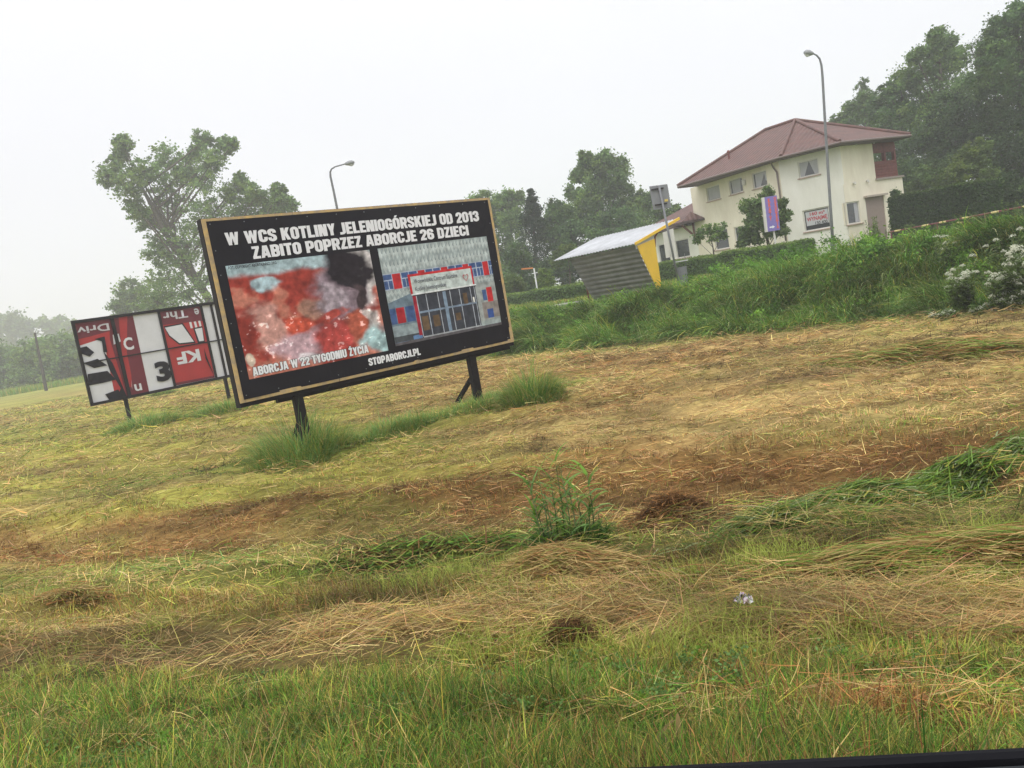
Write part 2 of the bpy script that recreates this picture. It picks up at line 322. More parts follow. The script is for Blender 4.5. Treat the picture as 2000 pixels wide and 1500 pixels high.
# ------------------------------------------------------------------ colour of the mown ground
C_STRAW = np.array([.50, .355, .145]); C_RUST = np.array([.34, .17, .06]); C_DARK = np.array([.15, .08, .028])
C_YG = np.array([.37, .35, .065]); C_GREEN = np.array([.13, .24, .03]); C_DKG = np.array([.07, .15, .022]); C_OLIVE = np.array([.26, .27, .065])
C_BLUE = np.array([.16, .28, .075])
TUFTS = [(592, 888, .80, .85, 0), (1040, 783, .50, .80, 1), (290, 832, 1.1, .5, 0), (443, 803, .9, .5, 0), (430, 742, .9, .4, 0), (318, 770, .8, .3, 0)]
def zone(x, y):
    """weights of the seven colours, last axis"""
    t, u = tu(x, y); q, r = qr(x, y); k = np.hypot(x, y)
    n1 = fbm(u*.35, t*1.5, 21); n2 = fbm(u*1.3, t*3.2, 31); n3 = fbm(u*.12, t*.4, 41)
    left = 1-ss(-4, 1.5, x+.15*(y-10))
    W = np.zeros(np.shape(x)+(7,))
    def add(c, v): W[..., c] += v
    # general hay field: straw, rust, dark, yellow green, green, dark green, olive
    add(0, (.45+.9*ss(.45, .6, n1))*(1-.35*left)); add(1, .35*ss(.5, .68, n2)*(1-.5*left)+.45*ss(.48, .62, n3)*(1-left)); add(2, .10+.35*ss(.58, .7, n2)*(1-.5*left))
    add(3, (.14+1.25*left)*ss(.42, .56, 1-n1)+.4*left+.5*left*ss(16, 30, k)); add(4, .04+.3*ss(.5, .62, n2)*(.3+left)+.25*ss(.54, .62, fbm(u*.22, t*.7, 45))); add(6, .3*ss(.5, .62, fbm(u*.5, t*2, 51)))
    def z(m, vals):
        m = np.clip(m, 0, 1)[..., None]
        W[:] = W*(1-m)+np.array(vals)*m
    wob = .5*(fbm(u*.5, t*.5, 61)-.5)
    tt = t+wob
    z(bell(tt, 10.9, .7)*ss(.35, .5, n1)*(1-ss(-2.5, 0, x))*ss(-9, -6.5, x), [.2, .1, 0, .3, .9, .2, .2])
    z(ss(7.0, 7.5, tt)*(1-ss(8.4, 9.0, tt))*(.2+.8*ss(.3, .5, fbm(u*.45, t*.9, 63))), [.25, 1.0, .35, .12, .02, 0, .1])
    z(bell(tt, 8.1, .33)*ss(.8, 2.0, x)*(.3+.7*ss(.35, .55, n2)), [.1, .9, .8, .05, 0, 0, 0])
    z(ss(6.3, 6.6, tt)*(1-ss(6.9, 7.3, tt)), [.45, .2, .1, .6, .4, .15, .4])
    z(ss(5.45, 5.65, tt)*(1-ss(6.15, 6.4, tt)), [.35, .05, .1, .35, .45, .25, .8])
    z(ss(4.35, 4.6, tt)*(1-ss(5.35, 5.5, tt)), [.35, .35, .18, .75, .12, .02, .15])
    z(ss(4.4, 4.6, tt)*(1-ss(5.3, 5.5, tt))*ss(.3, 1.6, x)*ss(.4, .6, n2), [.15, .5, .7, .25, .1, .05, .3])
    z(ss(3.55, 3.75, tt)*(1-ss(4.3, 4.5, tt)), [1.1, .2, .08, .15, .05, 0, .15])
    z(1-ss(3.45, 3.65, tt+.4*(n2-.5)), [.16, .14, .16, .75, .4, .1, .2])
    z((1-ss(2.85, 3.3, tt+.25*ss(0, 2, x)-.1)), [.1, .10, .18, .42, .8, .5, .2])
    z((1-ss(3.4, 3.6, tt))*ss(.55, .66, n2)*ss(-.2, 1.0, x), [.15, .9, .4, .3, .05, 0, .1])
    row = fbm(q*.55, r*.03, 47); far = ss(18, 32, k)*(1-ss(-9, -4, x))
    z(far*ss(.50, .58, row)*.75, [.7, .25, .1, .25, .1, .05, .3]); z(far*ss(.58, .66, 1-row)*.8, [.1, 0, 0, 1.2, .5, .1, .1])
    b = ss(17.6, 18.9, q)*ss(-14, -9, x)
    z(b*.7, [.25, .12, .1, .35, .5, .25, .45])
    z(ss(19.0, 19.8, q)*ss(-20, -12, x), [0, .02, .02, .25, .9, .55, .1])
    z(ss(70, 110, y)*(1-ss(-20, 0, x)), [.1, 0, 0, 1, .4, 0, .1])
    for (px, py, rr, hh, kk), P in zip(TUFTS, TUFT_P):
        z(np.exp(-(((x-P[0])**2+(y-P[1])**2)/(rr*1.1)**2)), [.05, .02, .03, .25, 1, .3, .1])
    # strip of long grass under the big board
    sgx, sgy = x-BP1[0], y-BP1[1]; a = sgx*BU[0]+sgy*BU[1]; pdist = -sgx*BU[1]+sgy*BU[0]
    z(ss(-.6, 0, a)*(1-ss(5.6, 6.6, a))*bell(pdist+.1, 0, .75), [.1, .03, .02, .7, .8, .05, .1])
    return W/np.maximum(W.sum(-1, keepdims=True), 1e-6)
PAL = np.stack([C_STRAW, C_RUST, C_DARK, C_YG, C_GREEN, C_DKG, C_OLIVE])
BU = np.array([.779, .627]); BO = np.array([-4.27, 12.475])
BP1 = np.array([-3.25, 13.35]); BP2 = np.array([-.73, 15.35])
TUFT_P = [gpix(a, b) for a, b, *_ in TUFTS]

# ground sheet
def sp(a, b, n, k):
    s = np.linspace(-1, 1, n) if a < 0 and b > 0 and abs(a+b) < 1 else None
    return s
gx = np.sinh(np.linspace(-5.2, 5.2, 420)); gx = gx/gx.max()*520
gy = np.sinh(np.linspace(0, 5.6, 470)); gy = -3+gy/gy.max()*540
gy = np.concatenate([[-60, -25, -10, -5], gy])
GX, GY = np.meshgrid(gx, gy)
GZ = height(GX, GY)
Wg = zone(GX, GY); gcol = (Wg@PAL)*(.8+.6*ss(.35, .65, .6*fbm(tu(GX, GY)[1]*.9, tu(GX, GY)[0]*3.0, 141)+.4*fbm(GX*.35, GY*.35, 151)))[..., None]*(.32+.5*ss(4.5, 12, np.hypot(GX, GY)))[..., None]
nn = len(gx); mm = len(gy)
idx = np.arange(nn*mm).reshape(mm, nn)
Fg = np.stack([idx[:-1, :-1], idx[:-1, 1:], idx[1:, 1:], idx[1:, :-1]], -1).reshape(-1, 4)
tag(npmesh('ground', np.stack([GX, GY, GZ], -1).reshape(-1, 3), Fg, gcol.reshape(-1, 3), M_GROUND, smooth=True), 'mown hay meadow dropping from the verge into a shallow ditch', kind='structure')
# near road the photo is taken from (under and behind the camera)
mb = MB(); uR = np.array([.958, -.287, 0]); nR = np.array([.287, .958, 0])
mb.box(np.array([0, 0, -1.255])-nR*3.6, uR, nR, (0, 0, 1), 45, 3.5, .06)
tag(mb.build('road', mat('asphalt', (.05, .05, .052), .85, .3, 60, .4)), 'wet asphalt road beside the verge', kind='structure')

# ------------------------------------------------------------------ blades
def blades(P, az, ln, lean, curve, wd, colr, nseg=3, root_dark=1):
    n = len(P); V = np.zeros((n, 2*nseg+1, 3), np.float32)
    pos = P.astype(float).copy(); ca, sa = np.cos(az), np.sin(az)
    side = np.stack([-sa, ca, np.zeros(n)], -1)
    tw = rng.normal(0, .5, n)  # twist so that flat and edge-on widths mix
    for k in range(nseg):
        wk = wd*(1-.75*(k/nseg)**1.5)*.5
        s2 = side*np.cos(tw)[:, None]; s2[:, 2] += np.sin(tw)*np.sin(lean)
        V[:, 2*k] = pos-s2*wk[:, None]; V[:, 2*k+1] = pos+s2*wk[:, None]
        th = lean+curve*(k+.5)/nseg; st = ln/nseg
        pos = pos+np.stack([np.sin(th)*ca*st, np.sin(th)*sa*st, np.cos(th)*st], -1)
    V[:, 2*nseg] = pos
    base = (np.arange(n)*(2*nseg+1))[:, None]
    tri = []
    for k in range(nseg-1):
        a = 2*k
        tri += [[a, a+1, a+3], [a, a+3, a+2]]
    tri.append([2*nseg-2, 2*nseg-1, 2*nseg])
    T = (base[:, :, None]+np.array(tri)[None]).reshape(-1, 3)
    C = np.repeat(colr[:, None, :], 2*nseg+1, 1); C[:, :2] *= root_dark
    return V.reshape(-1, 3), T, C.reshape(-1, 3)
def join(sets):
    vs, fs, cs = [], [], []; o = 0
    for v, f, c in sets:
        vs.append(v); fs.append(f+o); cs.append(c); o += len(v)
    return np.concatenate(vs), np.concatenate(fs), np.concatenate(cs)
def pick(W, n):
    c = np.cumsum(W, -1); r = rng.random((n, 1)); return np.minimum((r > c).sum(-1), W.shape[-1]-1)
def polar(n, r0, r1, bias, half=48):
    s = rng.random(n); a = bias
    lr0, lr1 = math.log(r0), math.log(r1)
    if abs(a) < 1e-6: r = np.exp(lr0+s*(lr1-lr0))
    else: r = (r0**(-a)+s*(r1**(-a)-r0**(-a)))**(-1/a)
    th = np.radians(rng.uniform(-1, 1, n)*np.where(r < 9, half+12, half)); return r*np.sin(th), r*np.cos(th), r
UAZ = math.atan2(-.287, .958)
DENS = 1.0
# --- standing stubble and living grass
def relief_tone(x, y, s_=0):  # relief shade put into blade colour: random tone patches, dark furrow streaks
    t, u = tu(x, y); st_ = ss(.80, .95, 1-np.abs(2*fbm(u*.22, t*1.25, 161)-1))*ss(.30, .55, fbm(u*.5, t*.6, 165))*ss(3.4, 4, t); return ((1-.68*st_)*(.70+.5*ss(.36, .62, .6*fbm(u*.9, t*3.0, 141+s_)+.4*fbm(u*3, t*7, 145+s_))+.35*ss(.5, .62, fbm(u*.3, t*1.1, 149))))[:, None]
def standing(n):
    x, y, r = polar(n, 1.7, 80, .25)
    t, u = tu(x, y); W = zone(x, y)
    lush = 1-ss(3.2, 3.7, t+.3*(vn(u, t, 4)-.5))
    mid = ss(4.4, 4.6, t)*(1-ss(5.4, 5.6, t))
    sprout = ss(.60, .68, fbm(x*1.6, y*1.6, 78))*ss(3.3, 3.6, t)*(1-ss(6.5, 7, t)); dens = np.clip(.9*sprout+(.30+.25*ss(.4, .6, fbm(u*.8, t*2.5, 73)))+.75*lush*(.25+.75*ss(.3, .55, fbm(x*2.3, y*2.3, 75)))+.45*mid+.35*(W[:, 3]+W[:, 4]+W[:, 5])+1.0*ss(6.9, 7.4, t)*(1-ss(8.8, 9.4, t))-.5*ss(3.55, 3.7, t)*(1-ss(4.3, 4.5, t)), 0, 1)
    q, _ = qr(x, y)
    keep = (rng.random(n) < dens)*(t > 1.2)*~((q > 20)*(x > -14))
    x, y, r, t, u, W, lush, mid = (a[keep] for a in (x, y, r, t, u, W, lush, mid)); n = len(x)
    clump = fbm(x*3.5, y*3.5, 71)
    c = PAL[pick(W, n)]*(.45+.95*rng.random((n, 1)))*(1+.12*rng.normal(0, 1, (n, 3)))*relief_tone(x, y, 3)
    ln = (.035+.055*rng.random(n)*ss(.3, .7, fbm(u*1.1, t*2.2, 77))*1.6)+lush*(.01+.13*rng.random(n)*ss(.3, .6, clump)**1.5)+.05*rng.random(n)*ss(6.9, 7.4, t)*(1-ss(8.8, 9.4, t))*ss(.4, .6, clump)+mid*(.02+.06*rng.random(n))
    ln *= np.where(rng.random(n) < .03, 1.6, 1)
    sp_ = sprout[keep]*(rng.random(n) < .6); ln = ln+sp_*(.05+.08*rng.random(n)); c = np.where((sp_ > .3)[:, None], C_YG*np.array([.85, 1.05, 1.0])*(.6+.6*rng.random((n, 1))), c)
    P = np.stack([x, y, height(x, y)-.01], -1)
    return blades(P, rng.uniform(0, 6.283, n), ln, rng.gamma(2, .26, n), rng.uniform(.1, 1.9, n), np.maximum(.0034, .00062*r)*(.5+rng.random(n)*(1+lush*.5*(rng.random(n) < .15))), c, root_dark=1)
def lying(n):
    x, y, r = polar(n, 2.6, 75, -.05)
    t, u = tu(x, y); q, _ = qr(x, y); W = zone(x, y)
    tw_ = t+.5*(fbm(u*.5, t*.5, 61)-.5)+.35*(fbm(u*1.4, t*.3, 62)-.5); wr = bell(tw_, 4.0, .28)+.8*bell(tw_, 5.9, .35)
    patch = ss(.40, .58, fbm(u*.55, t*2.1, 81)*.6+.4*fbm(u*1.6, t*4.5, 83))
    dens = np.clip((.22+.85*patch)*(.45+.4*W[:, 0]+.5*W[:, 1]+.4*W[:, 6]-.3*W[:, 3])+.7*wr*patch-(1-ss(3.2, 3.6, t))*.28-.35*ss(4.4, 4.6, t)*(1-ss(5.3, 5.5, t)), 0.03, 1)
    keep = (rng.random(n) < dens)*(t > 1.5)*~((q > 19.8)*(x > -14)); x, y, r, t, u, W, wr = (a[keep] for a in (x, y, r, t, u, W, wr)); n = len(x)
    heap = fbm(u*.9, t*2.6, 91)
    lift = rng.random(n)**1.6*(.025+.10*np.clip(wr, 0, 1)+.16*ss(.48, .66, heap))
    W = W.copy(); W[:, 0] += .28; W[:, 3] *= .5; W[:, 4] *= .6; W /= W.sum(-1, keepdims=True)
    c = PAL[pick(W, n)]*(.42+1.0*rng.random((n, 1)))*(1+.1*rng.normal(0, 1, (n, 3)))*relief_tone(x, y)
    swirl = 3.0*(fbm(u*.7, t*1.3, 95)-.5)
    az = UAZ+swirl+rng.normal(0, .72, n)+np.where(rng.random(n) < .5, math.pi, 0)+np.where(rng.random(n) < .15, rng.normal(0, 1.2, n), 0)
    ln = .06+.26*rng.random(n)**2+np.clip(wr, 0, 1)*.14
    ln *= np.clip(r/11, 1, 2.2)
    P = np.stack([x-np.cos(az)*ln*.5, y-np.sin(az)*ln*.5, height(x, y)+.008+lift], -1)
    return blades(P, az, ln, np.pi/2+rng.normal(-.12, .13, n), rng.normal(.25, .45, n), np.maximum(.0026, .00066*r)*(.6+.9*rng.random(n)), c, root_dark=1)
v, f, c = join([standing(int(820000*DENS))])
tag(npmesh('grass', v, f, c, M_GRASS), 'short green and yellowed grass stubble all over the mown meadow', kind='stuff')
def stalks(n):
    x, y, r = polar(n, 1.8, 6, 0); c = np.where((rng.random(n) < .6)[:, None], C_STRAW, C_RUST)*(.6+.7*rng.random((n, 1)))
    return blades(np.stack([x, y, height(x, y)+.01], -1), rng.uniform(0, 6.28, n), rng.uniform(.15, .42, n), rng.uniform(.5, 1.4, n), rng.normal(.5, .5, n), rng.uniform(.0018, .0035, n), c, nseg=5, root_dark=1)
v, f, c = join([lying(int(820000*DENS)), stalks(750)])
tag(npmesh('mown_hay', v, f, c, M_GRASS), 'cut straw and hay lying in rows over the meadow', kind='stuff')
# --- long uncut grass on the bank
def bank(n):
    q = rng.uniform(19.5, 25.5, n)**1.0; r_ = rng.uniform(-36, 6, n)
    x = (.75*q+.66*r_)/(.75**2+.66**2); y = (.66*q-.75*r_)/(.75**2+.66**2)
    d = np.hypot(x, y)
    cl = fbm(x*.9, y*.9, 101); cl2 = fbm(x*.45, y*.45, 105)
    edge = ss(19.5, 20.2, q+1.0*(vn(r_*.6, q, 8)-.5))*(1-.75*ss(23.6, 24.8, q+2*(cl2-.5)))
    keep = (rng.random(n) < edge*(.35+.65*ss(.3, .6, cl)))*(x > -13)
    x, y, d, q, cl, cl2 = (a[keep] for a in (x, y, d, q, cl, cl2)); n = len(x)
    ln = (.42+.5*ss(.35, .65, cl)+.3*rng.random(n))*(1-.6*ss(22.6, 24.6, q)*(1-.75*ss(-15.5, -12.5, r_[keep])))*(1-.12*ss(-13, -9, r_[keep]))*(.7+.6*fbm(x*.6, y*.6, 121))
    base = np.where((rng.random(n) < .25+.6*ss(.45, .62, cl2))[:, None], C_GREEN, C_DKG*1.35)
    base = np.where((rng.random(n) < .18)[:, None], C_YG*.9, base); base = np.where((rng.random(n) < .12)[:, None], C_BLUE*1.3, base)
    base = np.where((rng.random(n) < .10)[:, None], np.array([.34, .36, .17]), base)
    ln = ln*np.where(rng.random(n) < .15, 1.35, 1.0)
    c = base*(.55+1.0*rng.random((n, 1)))*(.55+.9*ss(.35, .65, fbm(x*1.7, y*1.7, 109)))[:, None]
    az = math.atan2(-.66, -.75)+rng.normal(0, .6, n)+3.0*(cl2-.5)
    P = np.stack([x, y, height(x, y)-.02], -1)
    return blades(P, az, ln, rng.normal(.45, .25, n), rng.uniform(.9, 2.2, n), np.maximum(.008, .0008*d)*(.6+.8*rng.random(n)), c, nseg=4, root_dark=1)
v, f, c = join([bank(190000)])
tag(npmesh('long_grass', v, f, c, M_GRASS), 'tall uncut grass drooping down the bank below the house', kind='stuff')
def flat(n, q0, q1, r0, r1, l0, l1, cols, pr):
    q = rng.uniform(q0, q1, n); r_ = rng.uniform(r0, r1, n); x = (.75*q+.66*r_)/.9981; y = (.66*q-.75*r_)/.9981; d = np.hypot(x, y)
    c = cols[rng.choice(len(cols), n, p=pr)]*(.7+.6*rng.random((n, 1)))
    ln = rng.uniform(l0, l1, n)*(.5+ss(.3, .7, fbm(x*.8, y*.8, 115)))
    return blades(np.stack([x, y, height(x, y)-.01], -1), rng.uniform(0, 6.283, n), ln, rng.gamma(2, .15, n), rng.uniform(.2, 1.4, n), np.maximum(.008, .0007*d), c)
v, f, c = join([flat(60000, 24, 36, -42, 4, .08, .22, np.stack([C_GREEN, C_YG, C_STRAW, C_DKG]), [.5, .3, .1, .1])])
tag(npmesh('lawn_grass', v, f, c, M_GRASS), 'shorter grass on top of the bank towards the hedge', kind='stuff')
n = 560; q = rng.uniform(19.8, 24.6, n); r_ = rng.uniform(-34, 5, n); x = (.75*q+.66*r_)/.9981; y = (.66*q-.75*r_)/.9981
kp_ = (rng.random(n) < ss(.42, .6, fbm(x*.8, y*.8, 131)))*(x > -12); x, y, q = x[kp_], y[kp_], q[kp_]; n = len(x)
Pw = np.stack([x, y, height(x, y)+rng.uniform(.25, .55, n)*(1-.4*ss(22.6, 24.6, q))], -1)
x2, y2 = None, None
n3 = 260; q3 = rng.uniform(22.2, 25.5, n3); r3 = rng.uniform(-17, 3, n3); X3 = (.75*q3+.66*r3)/.9981; Y3 = (.66*q3-.75*r3)/.9981
Pw = np.concatenate([Pw, np.stack([X3, Y3, height(X3, Y3)+rng.uniform(.12, .72, n3)*(1-.5*ss(-11.5, -9.5, r3))], -1)]); n = len(Pw)
cw_ = np.where((rng.random(n) < .5)[:, None], C_GREEN*1.25, C_DKG*1.3)*(.6+.9*rng.random((n, 1))); WEED = (Pw, cw_)
# taller pale grass along the far field edge
n = 26000
x = rng.uniform(-130, -25, n); y = 118+rng.uniform(-6, 10, n)+.25*(x+80); d = np.hypot(x, y)
c = np.where((rng.random(n) < .6)[:, None], C_GREEN*1.3, C_YG)*(.8+.4*rng.random((n, 1)))
v, f, c = blades(np.stack([x, y, height(x, y)], -1), rng.uniform(0, 6.28, n), rng.uniform(.5, 1.2, n), rng.gamma(2, .12, n), rng.uniform(0, .8, n), .0009*d, c)
tag(npmesh('field_edge_grass', v, f, c, M_GRASS), 'pale green long grass along the far edge of the field', kind='stuff')

# --- tufts left by the mower
def tuft(name, label, P, rad, hgt, dark, n, group='uncut grass clumps around the billboards', stretch=None):
    a = rng.uniform(0, 6.283, n); rr = rad*np.sqrt(rng.random(n))*(.6+.8*vn(3+2*np.cos(a), 3+2*np.sin(a), int(n) % 9))*1.1
    x = P[0]+rr*np.cos(a); y = P[1]+rr*np.sin(a)
    if stretch is not None: s = rng.uniform(0, 1, n); x += stretch[0]*s; y += stretch[1]*s
    d = np.hypot(x, y); fall = 1-.55*(rr/rad)**2
    ln = hgt*fall*(.5+.7*rng.random(n))
    base = np.where((rng.random(n) < dark)[:, None], C_DKG*1.3, C_BLUE*1.15); base = np.where((rng.random(n) < .22)[:, None], C_YG, base); base = np.where((rng.random(n) < .08)[:, None], C_STRAW, base)
    ln = np.where(rng.random(n) < .05, ln*1.5, ln)*(.55+.9*fbm(x*2.5, y*2.5, 19))
    c = base*(.8+.6*rng.random((n, 1)))
    az = a+rng.normal(0, .6, n)
    v, f, c = blades(np.stack([x, y, height(x, y)-.02], -1), az, ln, rng.normal(.25, .18, n), rng.uniform(.5, 1.9, n), np.maximum(.004, .00055*d)*(.6+.8*rng.random(n)), c, nseg=4)
    v = v-np.array([P[0], P[1], 0], np.float32); v[:, 2] -= hz(P[0], P[1])
    o = npmesh(name, v, f, c, M_GRASS); o.location = (P[0], P[1], hz(P[0], P[1]))
    return tag(o, label, 'grass clump', group)
labs = ['large shaggy grass clump around the left post of the black billboard', 'dense dark green grass clump just right of the right billboard post',
        'long low grass clump at the foot of the red and white billboard left post', 'grass clump at the right post of the red billboard beside the black board',
        'far grass clump seen under the right end of the red billboard', 'small far grass clump seen under the middle of the red billboard']
for (a, b, rad, hg, kk), P, lab in zip(TUFTS, TUFT_P, labs):
    tuft('grass_clump', lab, P, rad, hg, (.75 if kk else .35), int(4800*rad*(1.5 if kk else 1)))
tuft('grass_strip', 'band of long pale green grass between the two posts of the black billboard', np.array([BP1[0]+.3, BP1[1]-.05]), .34, .38, .15, 9000, stretch=(2.5, 2.0))
tuft('grass_strip', 'band of long grass from the right billboard post to the dark clump', np.array([BP2[0]+.0, BP2[1]-.05]), .34, .32, .2, 5000, stretch=(1.5, 1.3))

# ------------------------------------------------------------------ big billboard
def plane_uv(O, U, Nn, px, py):
    r = ray(px, py); s = np.dot(O, Nn)/np.dot(r, Nn); P = r*s-O; return np.dot(P, U), P[2]
def wood(name, c, c2, scale=6): return mat(name, c, .75, .2, scale, .3, c2=c2, stretch=(1, 1, 6))
M_BLK = mat('black_painted_steel', (.014, .012, .013), .6, .35, 12, .2, spec=.15)
M_VIN = mat('black_vinyl', (.008, .007, .011), .5, .2, 3, .5, stretch=(1, 1, .6), spec=.2)
M_YEL = mat('weathered_yellow_wood', (.56, .38, .14), .75, .2, 3, .4, c2=(.30, .24, .17), stretch=(3, 3, 3))
M_WHT = mat('white_print', (.74, .74, .76), .5, .04, 4)
M_STEEL = mat('galvanised_steel', (.17, .175, .185), .55, .15, 14, .1, metal=.2)
LB = np.array([-4.27, 12.475, -1.03]); U = np.array([.779, .627, 0]); Zv = np.array([0, 0, 1.0]); Nb = np.array([.627, -.779, 0])
BW, BH = 5.72, 2.9
bb = empty('billboard', (LB[0]+U[0]*BW/2, LB[1]+U[1]*BW/2, hz(LB[0]+U[0]*BW/2, LB[1]+U[1]*BW/2)))
tag(bb, 'big black billboard in a yellow wooden frame on two black posts', 'billboard')
def BPt(u, v, w=0): return LB+U*u+Zv*v+Nb*w
def z1(x, y): return plane_uv(LB, U, Nb, 370+x*650/1990, 370+y*650/1990)
mb = MB(); mb.box(BPt(BW/2, BH/2-.03, -.11), U, Nb, Zv, BW/2+.01, .085, BH/2+.04); mb.build('board_panel', M_BLK, bb, bevel=.006)
def plank(a, b, c_, d): # u0,u1,v0,v1
    m = MB(); m.box(BPt((a+b)/2, (c_+d)/2, -.008), U, Nb, Zv, (b-a)/2, .016, (d-c_)/2); return m.build('frame_board', M_YEL, bb, bevel=.004)
fw = .082
plank(0, fw, 0, BH); plank(BW-fw, BW, 0, BH)
for a, b in ((fw+.002, 1.75), (1.756, 3.4), (3.406, BW-fw-.002)): plank(a, b, 0, fw-.01)
for a, b in ((fw+.002, 1.5), (1.506, 3.9), (3.906, BW-fw-.002)): plank(a, b, BH-fw+.035, BH)
# vinyl sheet, slightly rippled
nu, nv = 90, 50
uu, vv = np.meshgrid(np.linspace(fw*.75, BW-fw*.75, nu), np.linspace(fw*.6, BH-fw*.5, nv))
rip = .006*np.sin(uu*5.1+2*np.sin(vv*3))*bell(vv, .1, .5)+.012*(fbm(uu*2.2, vv*1.2, 5)-.5)
VV = LB+uu[..., None]*U+vv[..., None]*Zv+(.012+rip)[..., None]*Nb
ii = np.arange(nu*nv).reshape(nv, nu); FF = np.stack([ii[:-1, :-1], ii[:-1, 1:], ii[1:, 1:], ii[1:, :-1]], -1).reshape(-1, 4)
npmesh('poster', VV.reshape(-1, 3), FF, None, M_VIN, bb, smooth=True)
# eyelets
ey = MB(); ey.tube([(0, 0, 0), tuple(Nb*.006)], .009, 8)
em = None
for k in range(34):
    if k < 11: p = BPt(fw+.03+k*.545, BH-fw-.005, .018)
    elif k < 22: p = BPt(fw+.03+(k-11)*.545, fw+.03, .018)
    elif k < 28: p = BPt(fw+.03, .5+(k-22)*.38, .018)
    else: p = BPt(BW-fw-.03, .5+(k-28)*.38, .018)
    if em is None: em = ey.build('eyelet', M_STEEL, bb).data; bb_e = bb.children[-1]; e_ = [c_ for c_ in bb.children if c_.name.startswith('eyelet')][0]
    else: e_ = link(bpy.data.objects.new('eyelet', em), bb)
    e_.location = tuple(p)
# posts with a diagonal brace behind
def post(p, zt, wd, name='post'):
    g = hz(p[0], p[1]); m = MB(); c_ = (zt+g-.1)/2
    m.box((p[0], p[1], c_), U, Nb, Zv, wd/2, wd/2*.8, (zt-g+.1)/2); return m.build(name, M_BLK, bb, bevel=.008)
for px in (586, 926):
    u_, v_ = plane_uv(LB, U, Nb, px, 770 if px < 700 else 690)
    p = BPt(u_, 0, -.11-.02); post(p, LB[2]-.07, .16)
    q_ = BPt(u_, 0, -1.0)
    m = MB(); m.bar((p[0], p[1], LB[2]-.45), (q_[0], q_[1], hz(q_[0], q_[1])-.05), .07); m.build('brace', M_BLK, bb)
m = MB(); m.box(BPt(BW/2+.3, -.10, -.15), U, Nb, Zv, BW/2-.35, .05, .035); m.build('beam', M_BLK, bb)

# left photograph on the poster: soft red and pale blotches
def quad_uv(pts): return [z1(*p) for p in pts]
(uA, vA), (uB, vB), (uC, vC), (uD, vD) = quad_uv([(220, 455), (1068, 365), (1192, 970), (345, 1130)])
pu0, pu1, pv0, pv1 = (uA+uD)/2, (uB+uC)/2, (vC+vD)/2, (vA+vB)/2
nu, nv = 330, 280
S, T_ = np.meshgrid(np.linspace(0, 1, nu), np.linspace(0, 1, nv))  # T_ = 0 bottom
G = lambda cx, cy, rx, ry, k=1.0: np.clip(1.5*np.exp(-(((S-cx+.22*(fbm(S*5, T_*5, 3, 4)-.5))/rx)**2+((T_-cy+.22*(fbm(S*5, T_*5, 6, 4)-.5))/ry)**2))*k-.25, 0, 1)[..., None]
n1 = fbm(S*6, T_*6, 7, 4)[..., None]; n2 = fbm(S*30, T_*30, 9, 4)[..., None]
n4 = fbm(S*14+5*n1[..., 0], T_*9+3*n1[..., 0], 17, 5)[..., None]
img = np.array([.36, .05, .035])*(.25+1.6*n1)
img = img*(1-ss(.5, .66, n1))+np.array([.55, .20, .14])*ss(.5, .66, n1)
def lay(m_, c_): 
    global img
    m_ = ss(.06, .62, m_*(.6+.8*n4)); img = img*(1-m_)+np.array(c_)*m_*(.3+1.4*n4)
top = ss(.84, .97, T_+.12*(fbm(S*5, T_*5, 2)-.5))[..., None]; lay(top, (.40, .52, .56))
lay(G(.25, .80, .10, .09), (.38, .50, .55))
lay(G(.18, .42, .10, .20), (.50, .26, .22)); lay(G(.40, .22, .22, .16), (.52, .34, .38)); lay(G(.42, .12, .07, .05), (.66, .58, .62))
lay(G(.40, .38, .13, .08), (.55, .09, .05)); lay(G(.62, .22, .16, .12), (.48, .07, .06)); lay(G(.55, .52, .10, .10), (.42, .22, .16))
lay(G(.92, .75, .12, .3), (.62, .58, .57)); lay(G(.90, .30, .10, .10), (.60, .52, .50))
lay(G(.74, .62, .20, .28), (.30, .22, .26)); lay(G(.66, .60, .10, .16), (.46, .38, .43)); lay(G(.80, .88, .15, .17), (.02, .015, .02)); lay(G(.87, .74, .08, .14), (.02, .015, .02)); lay(G(.86, .55, .06, .17), (.06, .04, .045))
lay(G(.66, .40, .09, .05), (.50, .08, .06)); lay(G(.95, .13, .13, .14), (.42, .60, .62)); lay(G(.82, .30, .06, .12), (.42, .10, .06)); lay(G(.06, .16, .035, .05), (.62, .50, .40))
P3 = LB+(pu0+S*(pu1-pu0))[..., None]*U+(pv0+T_*(pv1-pv0))[..., None]*Zv+.021*Nb
ii = np.arange(nu*nv).reshape(nv, nu); FF = np.stack([ii[:-1, :-1], ii[:-1, 1:], ii[1:, 1:], ii[1:, :-1]], -1).reshape(-1, 4)
img = img*(.75+.5*n2); img = img+.4*ss(.74, .82, n2+.25*n4-.08)*ss(.12, .3, img[..., :1])*(1-ss(.45, .6, T_))[..., None]
npmesh('printed_photograph', P3.reshape(-1, 3), FF, img.reshape(-1, 3), M_PRINT, bb)['label'] = 'red and pale blotched picture on the left half of the poster'

